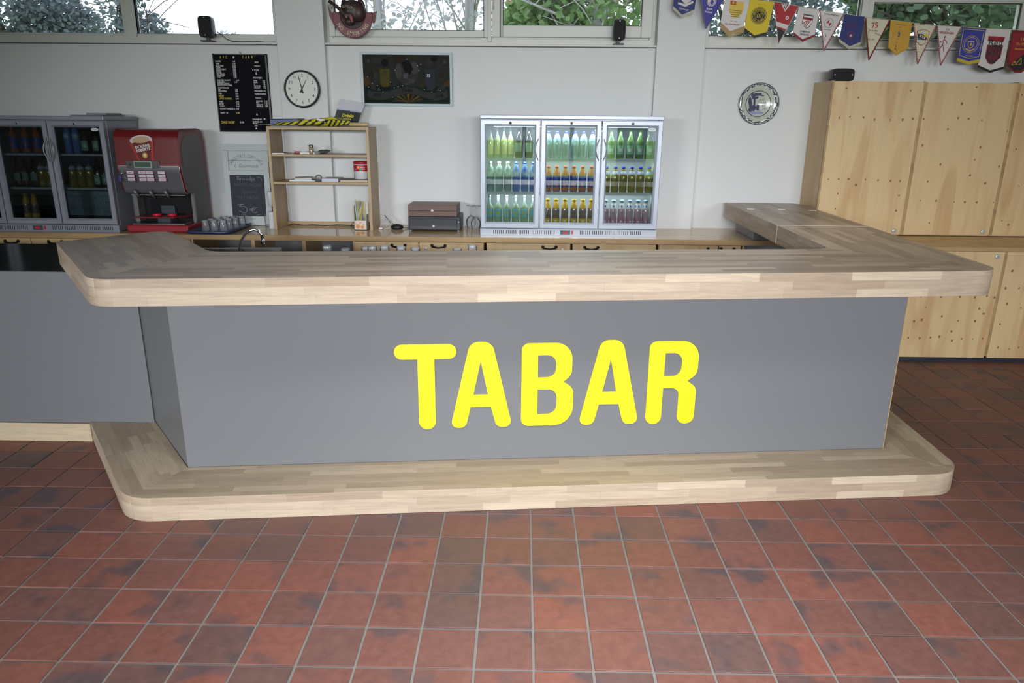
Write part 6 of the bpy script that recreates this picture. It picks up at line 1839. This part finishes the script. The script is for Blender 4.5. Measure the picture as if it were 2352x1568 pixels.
MB().lathe([(.0628, .062), (.0628, .108)], 22, caps=False).build('label', mat('tub_red', (178, 28, 50), .4), ct)
MB().lathe([(.064, .116), (.064, .132), (.058, .136)], 22).build('lid', mat('tub_red', (178, 28, 50), .4), ct)
b = MB()
for x, z, r_, in ((-.014, .092, .011), (.004, .074, .011), (-.03, .076, .007)):
    y0_ = -.0634
    b.lathe([(r_, 0), (r_, -.0006)], 10, (x, y0_ + x * x * 8, z), 'y', m=0 if r_ > .01 and z > .08 else (1 if z < .075 else 2))
b.build('label_spots', [mat('spot_orange', (224, 160, 70), .5), mat('spot_green', (60, 150, 60), .5), mat('spot_purple', (110, 70, 140), .5)], ct)
wtext(ct, 'Happy', .014, -1.248, S2 + .112, 5.905 - .0625, PRW, rot=.1); wtext(ct, 'Mixed', .013, -1.248, S2 + .098, 5.905 - .0625, PRW, rot=.1)
MB().tube([(-.05, 0, .136), (-.03, -.01, .142), (.0, -.02, .145), (.03, -.01, .142), (.05, 0, .136)], .002, 6).build('tub_handle', PRW, ct)
# straws in a carton
sw = thing('straw_box', 'cut-open carton full of coloured straws at the right foot of the shelf', 'box', (-1.283, 5.86, WT))
b = MB()
w_, d_ = .05, .04
b.box(-w_, w_, d_ - .002, d_, 0, .215).box(-w_, -w_ + .002, -d_, d_ - .002, 0, .19).box(w_ - .002, w_, -d_, d_ - .002, 0, .12).box(-w_, w_, -d_, -d_ + .002, 0, .075).box(-w_, w_, -d_, d_, 0, .003)
b.prism([(-.052, -.0)], 0, 0) if False else None
b.build('carton', mat('carton_white', (214, 206, 196), .6), sw)
b = MB()
for x, z, r_, k in ((-.02, .03, .018, 0), (.015, .024, .014, 0), (.025, .045, .010, 1), (-.035, .05, .008, 1), (.0, .055, .008, 0)):
    b.lathe([(r_, 0), (r_, -.0005)], 9, (x, -d_ - .0002, z), 'y', m=k)
b.build('carton_print', [mat('print_straw_orange', (214, 140, 70), .6), mat('print_straw_pink', (214, 170, 140), .6)], sw)
R = random.Random(9)
cols = [mat('straw_' + n_, c_, .4) for n_, c_ in (('yellow', (226, 196, 60)), ('green', (176, 200, 150)), ('blue', (130, 160, 196)), ('white', (210, 214, 210)), ('orange', (216, 160, 80)))]
for k in range(26):
    x, y = R.uniform(-.042, .042), R.uniform(-.032, .032)
    tx = x * .9 + R.uniform(-.02, .02)
    if x > .01 and R.random() < .6: tx = x - .045
    MB().tube([(x, y, .006), (tx, y + R.uniform(-.01, .01), R.uniform(.195, .235))], .0032, 6).build('straw', cols[k % 5], sw)
# cables behind the shelf
cbk = thing('worktop_cable', 'thin dark cable running along the wall under the pine shelf', 'cable', (-1.6, 6.03, WT + .004))
MB().tube([(-.33, .0, 0), (-.28, -.01, .012), (-.2, -.02, .003), (-.12, -.01, .008), (-.02, -.025, .002), (.08, -.012, .009), (.2, -.02, .006), (.30, -.01, .008), (.36, -.02, .004)], .0032, 6).build('cord', BLACK, cbk)
loop = thing('worktop_cable', 'curled thin cable end hanging by the straw carton', 'cable', (-1.36, 5.97, WT))
MB().tube([(.03, 0, .055), (.0, -.01, .05), (-.022, -.015, .035), (-.03, -.02, .012), (-.015, -.025, .003), (.01, -.03, .003)], .002, 6).build('cord', BLACK, loop)
wcb = thing('white_cable', 'white cable with a plug on the worktop right of the shelf', 'cable', (-1.10, 5.90, WT + .0))
MB().tube([(-.035, -.03, .012), (-.03, -.01, .05), (.0, .05, .075), (.03, .08, .05), (.05, .04, .02), (.03, .0, .006), (.0, -.02, .004)], .0035, 6).build('cord', mat('cable_white', (190, 188, 184), .5), wcb)
MB().box(-.045, -.015, -.045, -.02, .001, .016).build('plug', mat('plug_white', (206, 200, 204), .5), wcb, bevel=.003)
MB().tube([(-.02, .09, .10), (.0, .10, .07), (.02, .10, .04), (.06, .10, .02), (.12, .09, .012)], .003, 6).build('dark_cord', BLACK, wcb)
ms = thing('computer_mouse', 'black computer mouse on the worktop left of the cash drawer', 'mouse', (-1.005, 5.90, WT))
b = MB(); b.ball((0, 0, .016), .052, .036, .026, 16, 10); b.build('shell', BLACK, ms)
MB().ball((.018, -.012, .034), .006, .005, .003, 8, 6).build('wheel', mat('wheel_grey', (150, 152, 156), .3), ms)
MB().tube([(.045, 0, .012), (.08, .02, .006), (.12, .04, .004)], .0025, 6).build('cord', BLACK, ms)
# cash drawer and wooden box
cdw = thing('cash_drawer', 'black steel cash drawer on the worktop left of the lit fridge', 'cash drawer', (-.69, 5.93, WT))
MB().box(-.205, .205, -.15, .17, .012, .118).build('case', mat('cash_drawer_blue_black', (42, 44, 56), .4), cdw, bevel=.006)
MB().box(-.193, .182, -.156, -.149, .022, .102).build('drawer_front', mat('cash_drawer_front', (34, 36, 48), .35), cdw, bevel=.003)
MB().box(-.155, -.035, -.1575, -.1555, .064, .068).box(.02, .14, -.1575, -.1555, .064, .068).build('cash_slots', BLACK, cdw)
MB().lathe([(.011, 0), (.011, -.004), (.006, -.006)], 14, (-.005, -.156, .045), 'y').build('lock', BRIGHT, cdw)
MB().lathe([(.005, 0), (.005, -.003)], 8, (.193, -.150, .078), 'y').build('rivet', BRIGHT, cdw)
for x, y in ((-.19, -.135), (.19, -.135), (-.19, .15), (.19, .15)):
    MB().lathe([(.010, 0), (.012, .012)], 10, (x, y, 0)).build('foot', mat('foot_grey', (130, 132, 136), .4), cdw)
wbx = thing('wooden_box', 'flat walnut coloured box lying on the cash drawer', 'box', (-.70, 5.92, WT + .1185))
WAL = ply_mat('walnut', (98, 70, 60), (70, 46, 40), .45, axis=0)
MB().box(-.195, .190, -.13, .14, 0, .041).build('box_body', WAL, wbx, bevel=.002)
MB().box(-.195, .190, -.13, .14, .044, .088).build('lid', WAL, wbx, bevel=.002)
MB().box(-.190, .185, -.126, .136, .041, .044).build('lid_gap', BLACKM, wbx)
MB().lathe([(.010, 0), (.009, -.004)], 10, (-.005, -.130, .046), 'y', sx=1.2).build('clasp', BRIGHT, wbx)
# wine glasses upside down
for i, (x, y, lab) in enumerate(((-.415, 6.02, 'upturned wine glass beside the cash drawer, further from the fridge'), (-.372, 5.94, 'upturned wine glass touching the lit fridge'))):
    t = thing('wine_glass', lab, 'glass', (x, y, WT), 0, 'upturned wine glasses beside the lit fridge')
    MB().lathe([(.032, 0), (.040, .04), (.038, .065), (.022, .090), (.005, .100)], 18, caps=False).build('bowl', TUMB, t)
    MB().lathe([(.005, .098), (.0035, .125), (.0035, .165), (.006, .176)], 10).build('stem', TUMB, t)
    MB().lathe([(.006, .176), (.034, .183), (.034, .186), (.004, .187)], 18).build('foot', TUMB, t)
# ---- on top of the shelf unit
bk = thing('book', 'thick paperback with a blue spine lying on the pine shelf unit', 'book', (-1.845, 5.975, S3))
MB().box(-.108, .096, -.09, .09, .004, .050).build('pages', mat('book_pages', (176, 172, 164), .8), bk)
b = MB(); b.box(-.112, .100, -.093, -.089, 0, .054).box(-.112, .100, -.089, .092, 0, .004)
b.build('spine', mat('book_blue', (84, 104, 148), .5), bk)
MB().box(-.112, .104, -.093, .094, .050, .055).build('cover', mat('book_cover', (116, 104, 104), .5, var=.35, vscale=22), bk, rot=(0, -.03, 0))
wtext(bk, 'N VAAL JE UIT N NET BLAD', .0165, -1.850, S3 + .018, 5.975 - .0936, PRW, sx=.72, bold=.0004)
um = thing('umbrella', 'folded yellow and black striped umbrella on the pine shelf unit', 'umbrella', (-1.6, 5.85, S3 + .002))
b = MB()
NS, NX = 20, 64
rows = []
for i in range(NX + 1):
    u = i / NX
    x = -.30 + .57 * u
    r_ = (.010 + .024 * min(1, u * 1.5)) * (1 if u < .78 else 1 - (u - .78) / .22 * .55)
    ring_ = []
    for k in range(NS):
        a = 2 * PI * k / NS
        rr = r_ * (1 + .16 * math.cos(4 * a + u * 9) + .06 * math.sin(23 * u))
        ring_.append((x, rr * math.cos(a) * 1.15, max(0, .030 * min(1, .45 + u) + rr * math.sin(a) * .85)))
    rows.append(b.add(ring_))
for i in range(NX):
    for k in range(NS):
        l = (k + 1) % NS
        b.face([rows[i] + k, rows[i] + l, rows[i + 1] + l, rows[i + 1] + k], 1 if ((i / 64 * (9 if i < 44 else 16) + k / 20 * 3 - (0 if i < 44 else -4.8)) % 1.0) < 0.42 else 0, True)
b.build('canopy', [mat('umbrella_yellow', (196, 188, 44), .55), mat('umbrella_black', (28, 30, 24), .55)], um)
MB().tube([(-.45, 0, .008), (-.29, 0, .012)], .004, 8, taper=.006).build('tip', mat('umbrella_steel', (120, 118, 110), .35, metal=.6), um)
MB().lathe([(.010, .262), (.014, .268), (.0145, .40), (.012, .412)], 14, (0, 0, .016), 'x').build('handle', mat('pale_turned_wood', (196, 172, 124), .45), um)
MB().tube([(.10, -.02, .055), (.14, -.025, .062), (.17, -.02, .05), (.15, 0, .06)], .010, 7).build('tie_strap', mat('umbrella_yellow', (196, 188, 44), .55), um)
MB().box(.015, .075, -.035, -.005, .048, .064).build('care_label', PAPER, um, rot=(0, .2, 0))
po = thing('poster', 'curled photo print with yellow script leaning on the pine shelf unit', 'poster', (-1.385, 5.97, S3))
def pos_(u, v):
    x = -.115 + .195 * u + .060 * v + .0
    z = .012 + .195 * v - .030 * u * v - .005 * u
    y = .012 + .05 * v + .010 * math.sin(PI * u) * (1 - v) - .01 * u
    return (x, y, z)
def patch(name, u0, u1, v0, v1, m, dy, nu=8, nv=8):
    b = MB()
    q = [[b.add([tuple(a_ + d_ for a_, d_ in zip(pos_(u0 + (u1 - u0) * i / nu, v0 + (v1 - v0) * j / nv), (0, dy, 0)))]) for i in range(nu + 1)] for j in range(nv + 1)]
    for j in range(nv):
        for i in range(nu):
            b.face([q[j][i], q[j][i + 1], q[j + 1][i + 1], q[j + 1][i]], 0, True)
    return b.build(name, m, po)
patch('sheet', 0, 1, 0, 1, mat('print_paper', (196, 196, 206), .5), 0)
patch('photo_print', 0, 1, .10, .60, mat('photo_dark_green', (48, 56, 50), .4), -.0015)
patch('photo_print', 0, 1, .55, .62, mat('photo_navy', (44, 52, 74), .4), -.0022); patch('photo_print', 0, .48, .60, .625, mat('photo_pale', (170, 176, 196), .5), -.003); patch('photo_print', .52, 1, .585, .61, mat('photo_pale', (170, 176, 196), .5), -.003)
for s, u, v, sz, bo in (('Drinks', .50, .40, .034, .0012), ('en jannes', .42, .27, .026, .0002)):
    p = pos_(u, v)
    o = text(po, s, sz, p[0], p[1] - .016, p[2], mat('script_yellow', (206, 200, 50), .5), shear=.35, bold=bo)
    o.rotation_euler = (PI / 2 - .2, .06, 0)
